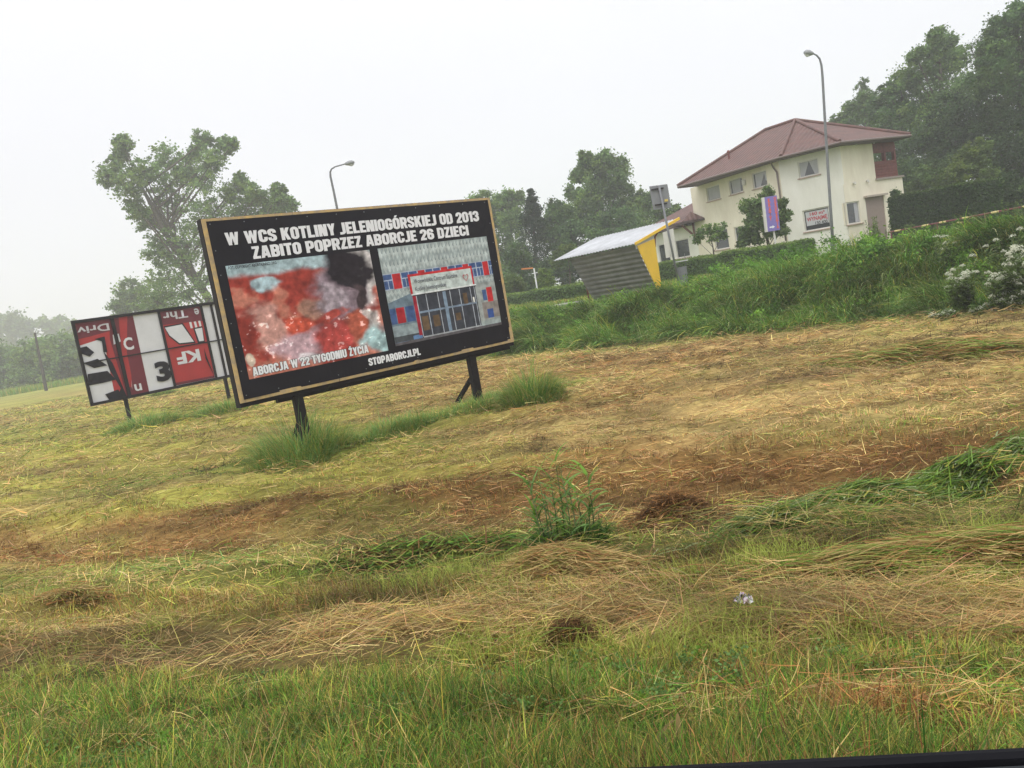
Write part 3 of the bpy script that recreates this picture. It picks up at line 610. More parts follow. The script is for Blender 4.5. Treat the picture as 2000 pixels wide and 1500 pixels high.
# right photograph: a hospital entrance, drawn as flat printed shapes
(uA, vA), (uB, vB), (uC, vC), (uD, vD) = quad_uv([(1115, 355), (1768, 282), (1865, 795), (1240, 950)])
hu0, hu1, hv0, hv1 = (uA+uD)/2, (uB+uC)/2, (vC+vD)/2, (vA+vB)/2
hp = bpy.data.objects.new('printed_photograph', None)
shapes = []
def z5(x, y): return plane_uv(LB, U, Nb, 740+x*250/1630, 460+y*230/1500)
def put(pts, c_): shapes.append((pts, c_))
def hr(a, b, c_, d, colr):  # rectangle in 0..1 photo space
    put([(a, c_), (b, c_), (b, d), (a, d)], colr)
G1 = (.36, .42, .42); G2 = (.50, .56, .55); G3 = (.22, .27, .28); RED = (.55, .03, .035); BLU = (.06, .11, .26); FR = (.42, .48, .58); DK = (.05, .055, .07)
hr(0, 1, 0, 1, G1)
for row, (y0, y1) in enumerate(((.87, 1.0), (.74, .87), (.50, .57), (.44, .50))):
    for k in range(30):
        x0 = (k+.5*(row % 2))/30; 
        if x0+.033 > 1: continue
        ym = (y0+y1)/2
        put([(x0, ym), (x0+.016, y0), (x0+.033, ym), (x0+.016, y1)], G2 if row < 2 or True else G1)
        put([(x0+.024, ym+.01), (x0+.033, ym), (x0+.019, y1)], G3)
hr(0, 1, .57, .735, FR)
for k, (a, b, c_) in enumerate(((0, .07, BLU), (.075, .145, RED), (.155, .215, BLU), (.22, .29, BLU), (.30, .36, RED), (.37, .43, BLU), (.44, .50, BLU), (.51, .57, RED), (.58, .64, BLU), (.65, .71, BLU), (.715, .77, RED), (.78, .84, BLU), (.85, .905, BLU), (.91, .965, RED), (.972, 1, BLU))):
    hr(a, b, .58 if c_ == BLU else .573, .728, c_)
    if c_ == BLU: hr(a, b, .665, .675, FR); hr((a+b)/2-.003, (a+b)/2+.003, .58, .665, FR)
hr(0, .25, .20, .44, (.16, .22, .27)); put([(0, .44), (.25, .44), (.25, .52)], (.16, .22, .27))
for a, b, c_ in ((0, .05, BLU), (.055, .125, (.40, .02, .03)), (.135, .21, BLU)): hr(a, b, .22, .38, c_)
hr(0, .25, .09, .20, (.28, .34, .36)); hr(0, .27, 0, .09, (.07, .08, .09)); hr(.0, .12, .0, .03, (.16, .25, .42)); hr(.16, .24, .03, .07, (.14, .26, .48))
hr(.80, 1, .08, .50, (.34, .37, .36)); hr(.86, .90, .30, .42, BLU); hr(.905, .96, .28, .44, RED); hr(.84, 1, .10, .28, (.27, .24, .22)); hr(.88, .94, .10, .2, (.04, .09, .3))
hr(.24, .80, .03, .52, DK); hr(.215, .25, .06, .70, (.36, .02, .04))
for a in (.245, .33, .435, .55, .64, .745, .785): hr(a, a+.007, .04, .52, (.42, .45, .50))
hr(.485, .515, .03, .52, (.22, .30, .40)); hr(.25, .79, .285, .305, (.22, .29, .38)); hr(.25, .80, .03, .042, (.4, .42, .44))
for a, b, c_, d in ((.26, .32, .1, .25, ), (.36, .42, .12, .24), (.57, .62, .14, .22), (.67, .71, .3, .42)): hr(a, b, c_, d, (.14, .09, .05))
hr(.0, 1, 0, .028, (.12, .11, .12))
hr(.205, .80, .49, .70, RED); hr(.225, .785, .495, .675, (.55, .62, .60)); hr(.21, .815, .482, .497, (.75, .78, .78)); hr(.22, .81, .472, .482, (.03, .03, .035)) 
hr(.76, .775, .30, .36, (.8, .8, .75))
VS = []; FS = []; CS = []; o_ = 0
hF = []
for k, (pts, c_) in enumerate(shapes):
    b0 = len(VS)
    for (a, b) in pts:
        VS.append(LB+(hu0+a*(hu1-hu0))*U+(hv0+b*(hv1-hv0))*Zv+(.018+.00002*k)*Nb); CS.append(c_)
    hF.append(tuple(range(b0, b0+len(pts))))
me = bpy.data.meshes.new('printed_photograph'); me.from_pydata([tuple(p) for p in VS], [], hF)
a_ = me.attributes.new('col', 'FLOAT_COLOR', 'POINT'); a_.data.foreach_set('color', np.concatenate([np.array(CS), np.ones((len(CS), 1))], 1).astype(np.float32).ravel())
me.materials.append(M_PRINT); hph = link(bpy.data.objects.new('printed_photograph', me), bb); hph['label'] = 'picture of a grey hospital facade with a glass entrance'
bpy.data.objects.remove(hp)
def HU(a): return hu0+a*(hu1-hu0)
def HV(b): return hv0+b*(hv1-hv0)
M_GTX = mat('grey_print', (.12, .13, .15), .5, .05)
M_RTX = mat('red_print', (.45, .02, .04), .5, .05)
lettering('Wojewódzkie Centrum Szpitalne', LB, U, Zv, Nb, HU(.25), HU(.65), HV(.60), HV(.645), M_GTX, bb, .012, .030)
lettering('Kotliny Jeleniogórskiej', LB, U, Zv, Nb, HU(.25), HU(.53), HV(.52), HV(.565), M_GTX, bb, .012, .030)
m = MB(); hc = [(16*math.sin(t_)**3, 13*math.cos(t_)-5*math.cos(2*t_)-2*math.cos(3*t_)-math.cos(4*t_)) for t_ in np.linspace(0, 2*math.pi, 33)]
for k in range(32):
    (x0, y0), (x1, y1) = hc[k], hc[k+1]; q4 = []
    for (xx, yy, s_) in ((x0, y0, 1), (x1, y1, 1), (x1, y1, .78), (x0, y0, .78)): q4.append(BPt(HU(.725)+xx*s_*.0042, HV(.585)+yy*s_*.0048, .030))
    m.poly(q4)
m.build('heart_logo', M_RTX, bb)
def L1(body, bl, tr, m_, bold, lift, **k):
    a, b = z1(*bl); c_, d = z1(*tr)
    return lettering(body, LB, U, Zv, Nb, a, c_, b, d, m_, bb, bold, lift, **k)
def line_box(bl, br, tl, tr): return None
def fit(body, l, r_, vb, vt, m_, bold, lift): return block_text(body, LB, U, Zv, Nb, l, r_, vb, vt, m_, bb, lift, .055 if bold > .05 else .012) if bold > .015 else lettering(body, LB, U, Zv, Nb, l, r_, vb, vt, m_, bb, bold, lift)
def corners(bl, tl, br, tr):
    p = [z1(*q_) for q_ in (bl, tl, br, tr)]
    return (p[0][0]+p[1][0])/2, (p[2][0]+p[3][0])/2, (p[0][1]+p[2][1])/2, (p[1][1]+p[3][1])/2
l_ = corners((222, 333), (200, 262), (1728, 192), (1718, 130)); fit('W WCS KOTLINY JELENIOGÓRSKIEJ OD 2013', *l_, M_WHT, .035, .024)
l_ = corners((378, 415), (365, 342), (1668, 275), (1658, 217)); fit('ZABITO POPRZEZ ABORCJE 26 DZIECI', *l_, M_WHT, .035, .024)
l_ = corners((375, 1113), (372, 1062), (1068, 978), (1062, 932))
fit('ABORCJA W 22 TYGODNIU ŻYCIA', *l_, M_VIN, .075, .0225)
fit('ABORCJA W 22 TYGODNIU ŻYCIA', *l_, M_WHT, .03, .027)
l_ = corners((1072, 1053), (1062, 1010), (1380, 990), (1372, 950)); fit('STOPABORCJI.PL', *l_, M_WHT, .035, .024)
l_ = corners((230, 480), (228, 462), (517, 447), (515, 430)); fit('FOT. COPYRIGHT ABORTIONNO.ORG', *l_, M_VIN, .01, .025)
settle(bb)

# ------------------------------------------------------------------ second billboard, patched from old banner strips
KO = np.array([-14.50, 27.588, -1.43]); KU = np.array([.6995, .7147, 0]); KN = np.array([.7147, -.6995, 0]); KW, KH = 5.95, 2.9
def zk(x, y): return plane_uv(KO, KU, KN, 120+x/4.689, 560+y/4.689)
def KP(u, v, w=0): return KO+KU*u+Zv*v+KN*w
kb = empty('billboard', (*(KP(KW/2, 0)[:2]), hz(*KP(KW/2, 0)[:2])))
tag(kb, 'smaller billboard covered with upside down red and white banner strips', 'billboard')
mb = MB(); mb.box(KP(KW/2, KH/2, -.06), KU, KN, Zv, KW/2-.02, .03, KH/2-.02); mb.build('board_panel', M_BLK, kb)
m = MB()
for (a, b, c_, d) in ((-.03, KW+.03, -.05, .05), (-.03, KW+.03, KH-.05, KH+.05)): m.box(KP((a+b)/2, (c_+d)/2, 0), KU, KN, Zv, (b-a)/2, .05, (d-c_)/2)
for a in (.0, KW): m.box(KP(a, KH/2, .002), KU, KN, Zv, .045, .05, KH/2+.045)
m.build('frame', M_BLK, kb)
M_KW = mat('banner_white', (.60, .60, .62), .5, .06, 2); M_KR = mat('banner_red', (.36, .022, .022), .5, .08, 2); M_KM = mat('banner_maroon', (.13, .010, .02), .5, .1, 2)
LAY = [0]
def kp(pts, m_, name='banner_patch'):
    LAY[0] += 1; P = []
    for q_ in pts:
        u_, v_ = zk(*q_); u_ = min(max(u_, 0), KW); v_ = min(max(v_, 0), KH)
        P.append(KP(u_, v_, -.025+.0012*LAY[0]))
    k = MB(); k.poly(P); return k.build(name, m_, kb)
kp([(95, 325), (1600, 110), (1790, 780), (280, 1085)], M_KW, 'banner')
kp([(100, 328), (440, 285), (560, 1030), (500, 1035), (385, 470), (150, 545)], M_KR)
kp([(100, 328), (440, 285), (460, 400), (270, 455), (132, 485)], M_KM)
kp([(400, 470), (520, 500), (600, 800), (600, 1010), (520, 1020), (470, 760)], M_KR)
kp([(440, 288), (525, 277), (660, 990), (600, 1005), (470, 560), (445, 480)], M_KM)
kp([(525, 278), (610, 268), (640, 600), (645, 920), (590, 920), (560, 640)], M_KR)
kp([(605, 268), (655, 262), (805, 962), (655, 990), (640, 800), (600, 600)], M_KM)
kp([(885, 228), (1275, 172), (1302, 312), (922, 352)], M_KM)
kp([(922, 352), (1302, 312), (1405, 830), (1040, 905)], M_KR)
kp([(1038, 882), (1400, 812), (1406, 832), (1044, 906)], M_KM)
for pts in ([(470, 440), (525, 430), (545, 500), (480, 530)], [(1170, 325), (1190, 322), (1205, 378), (1185, 381)], [(1212, 320), (1232, 317), (1246, 370), (1226, 374)], [(1252, 313), (1272, 311), (1283, 360), (1266, 365)]): kp(pts, M_KW)
kp([(938, 362), (1112, 332), (1232, 515), (1078, 530), (985, 455)], M_VIN); kp([(948, 375), (1104, 345), (1215, 503), (1082, 517), (992, 447)], M_KW)
kp([(1208, 380), (1290, 362), (1315, 515), (1250, 515)], M_VIN); kp([(1222, 387), (1288, 375), (1305, 495), (1262, 500)], M_KW)
kp([(385, 590), (470, 700), (600, 1005), (505, 1030), (545, 930), (440, 760)], M_VIN)
for pts in ([(165, 560), (230, 545), (300, 600), (260, 640), (175, 610)], [(200, 700), (330, 660), (420, 720), (300, 745)], [(240, 800), (420, 770), (500, 850), (380, 880), (250, 905)], [(300, 480), (395, 455), (420, 600), (385, 600), (370, 500)], [(400, 985), (520, 940), (560, 1025), (440, 1040)]): kp(pts, M_VIN)
kp([(1305, 560), (1330, 640), (1400, 820), (1360, 740), (1320, 660)], M_VIN)
def kl(body, bl, tl, br, tr, m_, bold=.02, flip=False, clip=None):
    p = [zk(*q_) for q_ in (bl, tl, br, tr)]
    return lettering(body, KO, KU, Zv, KN, (p[0][0]+p[1][0])/2, (p[2][0]+p[3][0])/2, (p[0][1]+p[2][1])/2, (p[1][1]+p[3][1])/2, m_, kb, bold, .012, flip=flip, capfit=False, clip_u=clip)
M_KG = mat('banner_grey_letters', (.50, .48, .50), .5, .05)
kl('Driv', (150, 432), (138, 385), (445, 405), (425, 322), M_KG, flip=True)
kl('Thr', (930, 305), (922, 240), (1160, 288), (1148, 212), M_KG, flip=True); kl('e', (1218, 258), (1212, 200), (1262, 250), (1252, 195), M_KG, flip=True)
kl('KF', (1062, 712), (1048, 605), (1275, 680), (1262, 568), M_KW, .04, flip=True); kl('C', (572, 585), (562, 470), (662, 577), (650, 458), M_KW, .03)
kl('n', (672, 958), (665, 893), (738, 948), (730, 885), M_KW, .02, flip=True)
kl('3', (858, 872), (862, 690), (1012, 862), (985, 670), M_VIN, .05)
m_b = []
for (a, b) in (((470, 285), (615, 1010)), ((885, 225), (1040, 908)), ((1283, 170), (1408, 832)), ((1352, 158), (1520, 815))):  # dark strips stand in for the rear frame's shadow through the banner
    (ua, va), (ub, vb) = zk(*a), zk(*b); uc = (ua+ub)/2
    m = MB(); m.box(KP(uc, KH/2, .012), KU, KN, Zv, .045 if a[0] != 470 else .06, .016, KH/2-.05); m.build('frame_shadow_strip', M_BLK, kb)
ua, va = zk(400, 665); ub, vb = zk(1480, 485)
m = MB(); m.box(KP(KW/2, (va+vb)/2, .008), KU, KN, Zv, KW/2-.05, .010, .022); m.build('frame_shadow_bar', M_BLK, kb)  # same for the frame's middle rail: a dark bar as its shadow
for px_, py_ in ((597, 1020), (1515, 850)):
    u_, v_ = zk(px_, py_); p = KP(u_, 0, -.14); g = hz(p[0], p[1])
    m = MB(); m.box((p[0], p[1], (KO[2]+KH+g)/2-.1), KU, KN, Zv, .06, .05, (KO[2]+KH-g)/2+.05); m.build('post', M_BLK, kb, bevel=.004)
settle(kb)

# ------------------------------------------------------------------ street lamps
def lamp(label, basepx, d, pts, head, wdt, grp='street lamps', collar=None):
    P = [aty(a, b, d) for a, b in pts]; b0 = P[0]; dr = P[1]-P[0]; dr = dr/dr[2]
    g = hz(b0[0], b0[1]); base = b0+dr*(g-b0[2]); base[2] = g-.1
    root = empty('street_lamp', (base[0], base[1], g)); tag(root, label, 'street lamp', grp)
    m = MB(); n_ = len(P); rad = [wdt]+list(np.linspace(wdt*.9, wdt*.42, n_)); m.tube([base]+P, rad, 10); m.build('pole', M_STEEL, root, smooth=True)
    m = MB(); m.tube([base, base+dr*1.0, base+dr*1.02], [wdt*1.35, wdt*1.35, wdt], 10); m.build('pole_base', M_STEEL, root, smooth=False)
    h0, h1 = aty(*head[0], d), aty(*head[1], d); ax = h1-h0; ln = np.linalg.norm(ax)
    m = MB(); seg = [h0, h0+ax*.15, h0+ax*.45, h0+ax*.8, h1]; m.tube(seg, [wdt*.6, wdt*1.1, wdt*1.8, wdt*1.7, wdt*.7], 10); m.build('lamp_head', mat('lamp_grey', (.26, .27, .28), .45, .06), root, smooth=True)
    m = MB(); s_ = h0+ax*.42-Zv*wdt*1.1; e2 = h0+ax*.92-Zv*wdt*1.0
    m.tube([s_, (s_+e2)/2-Zv*wdt*.45, e2], [wdt*.7, wdt*1.15, wdt*.6], 10); m.build('lamp_glass', mat('lamp_glass', (.55, .56, .56), .2, .05), root, smooth=True)
    return settle(root)
lamp('tall grey street lamp with its arm bent left in front of the white house', None, 36, [(1622, 405), (1612, 250), (1606.5, 150), (1604.5, 128), (1601, 115), (1595, 108), (1589, 105)], ((1589, 105), (1570, 102)), .072)
lamp('slim grey street lamp with its arm bent right behind the black billboard', None, 44, [(659, 410), (651, 370), (645.5, 345), (645, 336), (647.5, 330), (655, 325.5), (673, 320.5)], ((673, 320.5), (692, 316.5)), .075)

# ------------------------------------------------------------------ house
M_CREAM = mat('cream_render', (.82, .76, .62), .9, .05, 1.1, .2, c2=(.68, .61, .48), stretch=(1, 1, .35)); M_PALE = mat('pale_render', (.78, .76, .69), .9, .05, 1.0, .2, c2=(.66, .64, .56), stretch=(1, 1, .35))
M_SOFF = mat('dark_soffit', (.07, .045, .04), .7, .2, 10); M_FRM = mat('white_window_frame', (.62, .60, .55), .5, .05); M_GLS = mat('window_glass', (.035, .04, .045), .08, .3, 3, spec=.8)
M_CUR = mat('net_curtain', (.42, .42, .44), .8, .1, 4); M_BRW = mat('red_brown_wood', (.16, .045, .035), .7, .25, 8, .2); M_GUT = mat('gutter', (.16, .12, .11), .5, .1)
M_SILL = mat('clay_sill', (.38, .26, .21), .7, .1)
def roofmat():
    m, n, p, o = newmat('clay_roof_tiles'); k = n.links.new
    u = N(n, 'ShaderNodeUVMap'); s = N(n, 'ShaderNodeSeparateXYZ'); k(u.outputs[0], s.inputs[0])
    def sine(inp, f, pw):
        a = N(n, 'ShaderNodeMath', operation='MULTIPLY'); a.inputs[1].default_value = f; k(inp, a.inputs[0])
        b = N(n, 'ShaderNodeMath', operation='SINE' if pw == 0 else 'FRACT'); k(a.outputs[0], b.inputs[0]); return b.outputs[0]
    w1 = sine(s.outputs[0], 2*math.pi/.30, 0); w2 = sine(s.outputs[1], 1/.34, 1)
    a = N(n, 'ShaderNodeMath', operation='MULTIPLY_ADD'); a.inputs[1].default_value = .5; k(w1, a.inputs[0]); k(w2, a.inputs[2])
    z = N(n, 'ShaderNodeTexNoise'); z.inputs['Scale'].default_value = 2.0; z.inputs['Detail'].default_value = 8; t = N(n, 'ShaderNodeTexCoord'); k(t.outputs['Object'], z.inputs[0])
    r = N(n, 'ShaderNodeValToRGB'); r.color_ramp.elements[0].position = .3; r.color_ramp.elements[1].position = .7
    r.color_ramp.elements[0].color = (.075, .031, .022, 1); r.color_ramp.elements[1].color = (.122, .046, .033, 1); k(z.outputs[0], r.inputs[0]); k(r.outputs[0], p.inputs['Base Color'])
    b = N(n, 'ShaderNodeBump'); b.inputs['Strength'].default_value = .9; b.inputs['Distance'].default_value = .05; k(a.outputs[0], b.inputs['Height']); k(b.outputs[0], p.inputs['Normal'])
    p.inputs['Roughness'].default_value = .6; return m
M_ROOF = roofmat()
ZW = 4.6; GZH = -1.05
A, B, C, D = (atz(*q_, ZW)[:2] for q_ in ((1348, 368), (1520, 314), (1640, 285), (1703, 279.5)))
v3 = lambda p, z: np.array([p[0], p[1], z])
cd_ = (D-C)/np.linalg.norm(D-C)
# balcony end: same line as C-D, outer corner under px (1762,345)
def wall_u(P0, P1, px, py):
    d = (P1-P0); ln = np.linalg.norm(d); d = d/ln; nrm = np.array([d[1], -d[0]]); r = ray(px, py); s = np.dot(P0, nrm)/(r[0]*nrm[0]+r[1]*nrm[1]); X = r*s
    return float(np.dot(X[:2]-P0, d)), float(X[2])
uE, zLed = wall_u(C, D, 1762, 346); E = C+cd_*uE
_, zLed = wall_u(C, D, 1712, 352)
nb = np.array([-cd_[1], cd_[0]])  # away from the camera
E2 = E+nb*4.5; ab = (A-B)/np.linalg.norm(A-B); A2 = A+np.array([ab[1], -ab[0]])*8.5
if A2[0] < A[0]: A2 = A-np.array([ab[1], -ab[0]])*8.5
house = empty('house', (*((B+A2)/2), GZH)); tag(house, 'cream two storey house with a red tiled hipped roof', 'house')
def wall(P0, P1, z0, z1_, ops, m_, depth=.14):
    """wall with real openings and reveals; ops: (u0,u1,v0,v1)"""
    d = (P1-P0); ln = np.linalg.norm(d); d = d/ln; inn = np.array([-d[1], d[0]])
    if np.dot(inn, (P0+P1)/2) < 0: inn = -inn
    us = sorted({0, ln, *[o_[0] for o_ in ops], *[o_[1] for o_ in ops]}); zs = sorted({z0, z1_, *[o_[2] for o_ in ops], *[o_[3] for o_ in ops]})
    m = MB(); X = lambda u, z, w=0: v3(P0+d*u+inn*w, z)
    for i in range(len(us)-1):
        for j in range(len(zs)-1):
            uc, zc = (us[i]+us[i+1])/2, (zs[j]+zs[j+1])/2
            if any(o_[0] < uc < o_[1] and o_[2] < zc < o_[3] for o_ in ops): continue
            m.poly([X(us[i], zs[j]), X(us[i+1], zs[j]), X(us[i+1], zs[j+1]), X(us[i], zs[j+1])])
    for (a, b, c_, e_) in ops:
        q4 = [(a, c_), (b, c_), (b, e_), (a, e_)]
        for k in range(4):
            (u0, w0), (u1, w1) = q4[k], q4[(k+1) % 4]; m.poly([X(u0, w0), X(u1, w1), X(u1, w1, depth+.1), X(u0, w0, depth+.1)])
    m.build('wall', m_, house); return X
def window(X, a, b, c_, e_, curtain=None, dep=.11, sill=True, parent=None, bars=False):
    parent = parent or house; m = MB(); f = .07
    def bx(mm, a, b, c_, e_, w0, w1): mm.hexa([X(a, c_, w0), X(b, c_, w0), X(b, c_, w1), X(a, c_, w1)], [X(a, e_, w0), X(b, e_, w0), X(b, e_, w1), X(a, e_, w1)])
    bx(m, a, a+f, c_, e_, dep-.05, dep+.03); bx(m, b-f, b, c_, e_, dep-.05, dep+.03); bx(m, a+f, b-f, c_, c_+f, dep-.05, dep+.03); bx(m, a+f, b-f, e_-f, e_, dep-.05, dep+.03)
    if bars: mid = (a+b)/2; bx(m, mid-.03, mid+.03, c_+f, e_-f, dep-.05, dep+.03)
    w_ = m.build('window', M_FRM, parent)
    m = MB(); m.poly([X(a+f*.8, c_+f*.8, dep), X(b-f*.8, c_+f*.8, dep), X(b-f*.8, e_-f*.8, dep), X(a+f*.8, e_-f*.8, dep)]); m.build('pane', M_GLS, w_)
    if sill: m = MB(); bx(m, a-.08, b+.08, c_-.06, c_-.005, -.07, dep-.055); m.build('sill', M_SILL, w_)
    W_, H_ = b-a-2*f, e_-c_-2*f; a += f; c_ += f
    def cp(pts):
        m = MB(); m.poly([X(a+s*W_, c_+t*H_, dep-.008) for s, t in pts]); m.build('curtain', M_CUR, w_)
    if curtain == 'tri': cp([(0, .02), (.22, .02), (.52, .98), (0, .98)]); cp([(.78, .02), (1, .02), (1, .98), (.54, .98)])
    if curtain == 'full': cp([(.02, .02), (.98, .02), (.98, .98), (.02, .98)])
    if curtain == 'wide': cp([(.12, .02), (.75, .02), (.85, .98), (.05, .98)])
    if curtain == 'left': cp([(.1, .02), (.45, .02), (.85, .98), (.1, .98)]); cp([(.88, .3), (1, .3), (1, .98), (.8, .98)])
    if curtain == 'side': cp([(.70, .02), (.98, .02), (.98, .98), (.70, .98)])
    return w_
def op(P0, P1, l, r_, t, b):
    return (wall_u(P0, P1, *l)[0], wall_u(P0, P1, *r_)[0], wall_u(P0, P1, *b)[1], wall_u(P0, P1, *t)[1])
oAB = [op(A, B, *q_) for q_ in (((1380, 380), (1406, 375.5), (1391.6, 363), (1394.6, 391)), ((1424, 367), (1450.4, 362), (1436, 348.5), (1438.4, 378)), ((1469, 353), (1497.5, 348), (1482.5, 335), (1485.5, 366)),
       ((1395, 470), (1422.5, 467), (1407.5, 447.5), (1410.5, 487)), ((1434.5, 458), (1461, 452), (1446.5, 441.5), (1448, 476)))]
oBC = [op(B, C, *q_) for q_ in (((1559, 332), (1598.6, 321.5), (1577, 312.5), (1581.5, 344)), ((1569, 431), (1620.5, 420.5), (1592, 407), (1596.5, 449)))]
oCE = [op(C, D, *q_) for q_ in (((1653.5, 416), (1680.5, 410), (1667, 393.5), (1670, 437)), ((1692.5, 413), (1728.0, 405), (1708.4, 384), (1718, 450)))]
dr_ = list(oCE[1]); dr_[2] = GZH+.02; oCE[1] = tuple(dr_)
X = wall(A, B, GZH, ZW, oAB, M_CREAM)
for o_, cu in zip(oAB, ('full', 'wide', 'left', None, None)): window(X, *o_, curtain=cu)
X = wall(B, C, GZH, ZW, oBC, M_PALE)
window(X, *oBC[0], curtain='tri'); wb = window(X, *oBC[1])
a, b, c_, e_ = oBC[1]; m = MB(); m.poly([X(a+.13, c_+.3, .085), X(b-.1, c_+.3, .085), X(b-.1, e_-.12, .085), X(a+.13, e_-.12, .085)]); m.build('rent_banner', mat('banner_pale', (.46, .47, .48), .6, .04), wb)
dBC = (C-B)/np.linalg.norm(C-B); inn = np.array([-dBC[1], dBC[0]]); Uh = v3(dBC, 0); Nh = -v3(inn, 0)
Oh = v3(B, 0.0)-Nh*.085
Hh = e_-c_; Wh = b-a; M_RT = mat('red_letters', (.42, .03, .05), .6, .05); M_DT = mat('dark_letters', (.07, .07, .08), .6, .05)
lettering('160 m²', Oh, Uh, Zv, Nh, a+.25*Wh, a+.82*Wh, c_+.70*Hh, c_+.86*Hh, M_RT, wb, .03, .006)
lettering('WYNAJMĘ', Oh, Uh, Zv, Nh, a+.12*Wh, b-.10*Wh, c_+.46*Hh, c_+.64*Hh, M_RT, wb, .03, .006)
lettering('130 400', Oh, Uh, Zv, Nh, a+.42*Wh, b-.12*Wh, c_+.24*Hh, c_+.40*Hh, M_DT, wb, .03, .006)
# cream part under the balcony level, and the upper part C-D
X = wall(C, E, GZH, zLed, oCE, M_CREAM)
window(X, *oCE[0], curtain='side')
a, b, c_, e_ = oCE[1]
m = MB(); m.hexa([X(a, c_, .05), X(b, c_, .05), X(b, c_, .1), X(a, c_, .1)], [X(a, e_, .05), X(b, e_, .05), X(b, e_, .1), X(a, e_, .1)]); dd = m.build('door', mat('taupe_door', (.30, .23, .20), .6, .06), house)
m = MB(); m.tube([X(a+.12, c_+1.0, .04), X(a+.12, c_+1.0, .0), X(a+.25, c_+1.0, .0)], .012, 6); m.build('handle', M_STEEL, dd)
m = MB(); m.hexa([X(a-.12, e_, -.22), X(b+.12, e_, -.22), X(b+.12, e_, -.002), X(a-.12, e_, -.002)], [X(a-.12, e_+.10, -.22), X(b+.12, e_+.10, -.22), X(b+.12, e_+.10, -.002), X(a-.12, e_+.10, -.002)]); m.build('door_canopy', mat('concrete_trim', (.40, .34, .28), .8, .1), house)
wall(C, D, zLed, ZW, [], M_CREAM)
wall(D, D+nb*2.2, zLed, ZW, [], M_CREAM); wall(E, E2, GZH, zLed, [], M_CREAM); 
wall(D+nb*2.2, E2, zLed, ZW, [], M_BRW); wall(A, A2, GZH, ZW, [], M_CREAM); wall(A2, E2, GZH, ZW, [], M_CREAM)
# balcony: floor ledge, boarded rail, posts
Dv, Ev = v3(D, 0), v3(E, 0); c3 = v3(cd_, 0); n3 = v3(nb, 0)
m = MB(); mid = (Dv+Ev)/2+n3*1.05; m.box(mid+Zv*(zLed+.05), c3, n3, Zv, np.linalg.norm(E-D)/2+.06, 1.15, .05); bal = m.build('balcony', mat('grey_ledge', (.30, .25, .22), .8, .1), house)
wR = uE-np.linalg.norm(D-C)
R_ = Dv+c3*(wR-.35)
for k in range(6):
    z_ = zLed+.18+k*.155; m = MB() if k == 0 else m
    m.box((Dv+R_)/2+n3*.08+Zv*z_, c3, n3, Zv, (wR-.35)/2-.02, .025, .068)
    m.box(R_+n3*1.1+Zv*z_, n3, c3, Zv, 1.0, .025, .068)
m.build('railing', M_BRW, bal)
for s_, w_ in ((R_, .08), (Dv+(R_-Dv)*.55, 0.10), (R_+n3*2.0, .08)):
    m = MB(); m.box(s_+n3*.14+Zv*((zLed+ZW)/2), c3, n3, Zv, .08, .08, (ZW-zLed)/2-.06); m.build('balcony_post', M_BRW, bal)
m = MB(); m.box((Dv+R_)/2+n3*.12+Zv*(ZW-.28), c3, n3, Zv, (wR-.35)/2, .05, .27); m.build('balcony_beam', M_BRW, bal)
for px_, py_ in ((1666, 357), (1692, 353), (1668, 281), (1702, 277)):
    u_, z_ = wall_u(C, D, px_, py_); p = v3(C+cd_*u_, z_); m = MB(); m.tube([p, p-n3*.10-Zv*.02], [.05, .07], 10); m.tube([p-n3*.10-Zv*.04, p-n3*.16-Zv*.12], [.07, .03], 10); m.build('wall_lamp', M_FRM, house)
u_, z_ = wall_u(A, B, 1455, 356); inA = np.array([-(B-A)[1], (B-A)[0]]); inA = inA/np.linalg.norm(inA)*(1 if np.dot(inA, A) > 0 else -1)
p = v3(A+(B-A)/np.linalg.norm(B-A)*u_-inA*.1, z_); m = MB(); m.box(p, (1, 0, 0), (0, 1, 0), Zv, .09, .09, .16); m.build('alarm_box', M_FRM, house, bevel=.02)
# roof
zE = 4.72
def eave(px, py): return atz(px, py, zE)
EA, EB, EC = eave(1323, 364), eave(1525, 305.5), eave(1640, 276.5); ED = atz(1778, 263, zE)
Pk = aty(1553, 235, 49.5); 
rdir = v3(ab, 0); 
def on_ray_z(px, py, z): return atz(px, py, z)
Q = on_ray_z(1494.5, 254.5, Pk[2])
EG = v3(A2+(A2-E2)*0, zE)+np.array([ab[0]*1.0, ab[1]*1.0, 0])+v3((A2-A)/np.linalg.norm(A2-A), 0)*.9; EF = v3(E2, zE)+v3((E2-E)/4.5*1.0, 0)*4+c3*.9
def rface(m, pts):
    P = [np.array(p) for p in pts]; e_ = P[1]-P[0]; e_ /= np.linalg.norm(e_); nn_ = np.cross(P[1]-P[0], P[2]-P[0]); nn_ /= np.linalg.norm(nn_); f_ = np.cross(nn_, e_)
    m.poly(P, [(float(np.dot(p-P[0], e_)), float(np.dot(p-P[0], f_))) for p in P])
m = MB()
for f_ in ([EA, EB, Pk, Q], [EB, EC, Pk], [EC, ED, Pk], [ED, EF, Pk], [EF, EG, Q, Pk], [EG, EA, Q]): rface(m, f_)
rf = m.build('roof', M_ROOF, house)
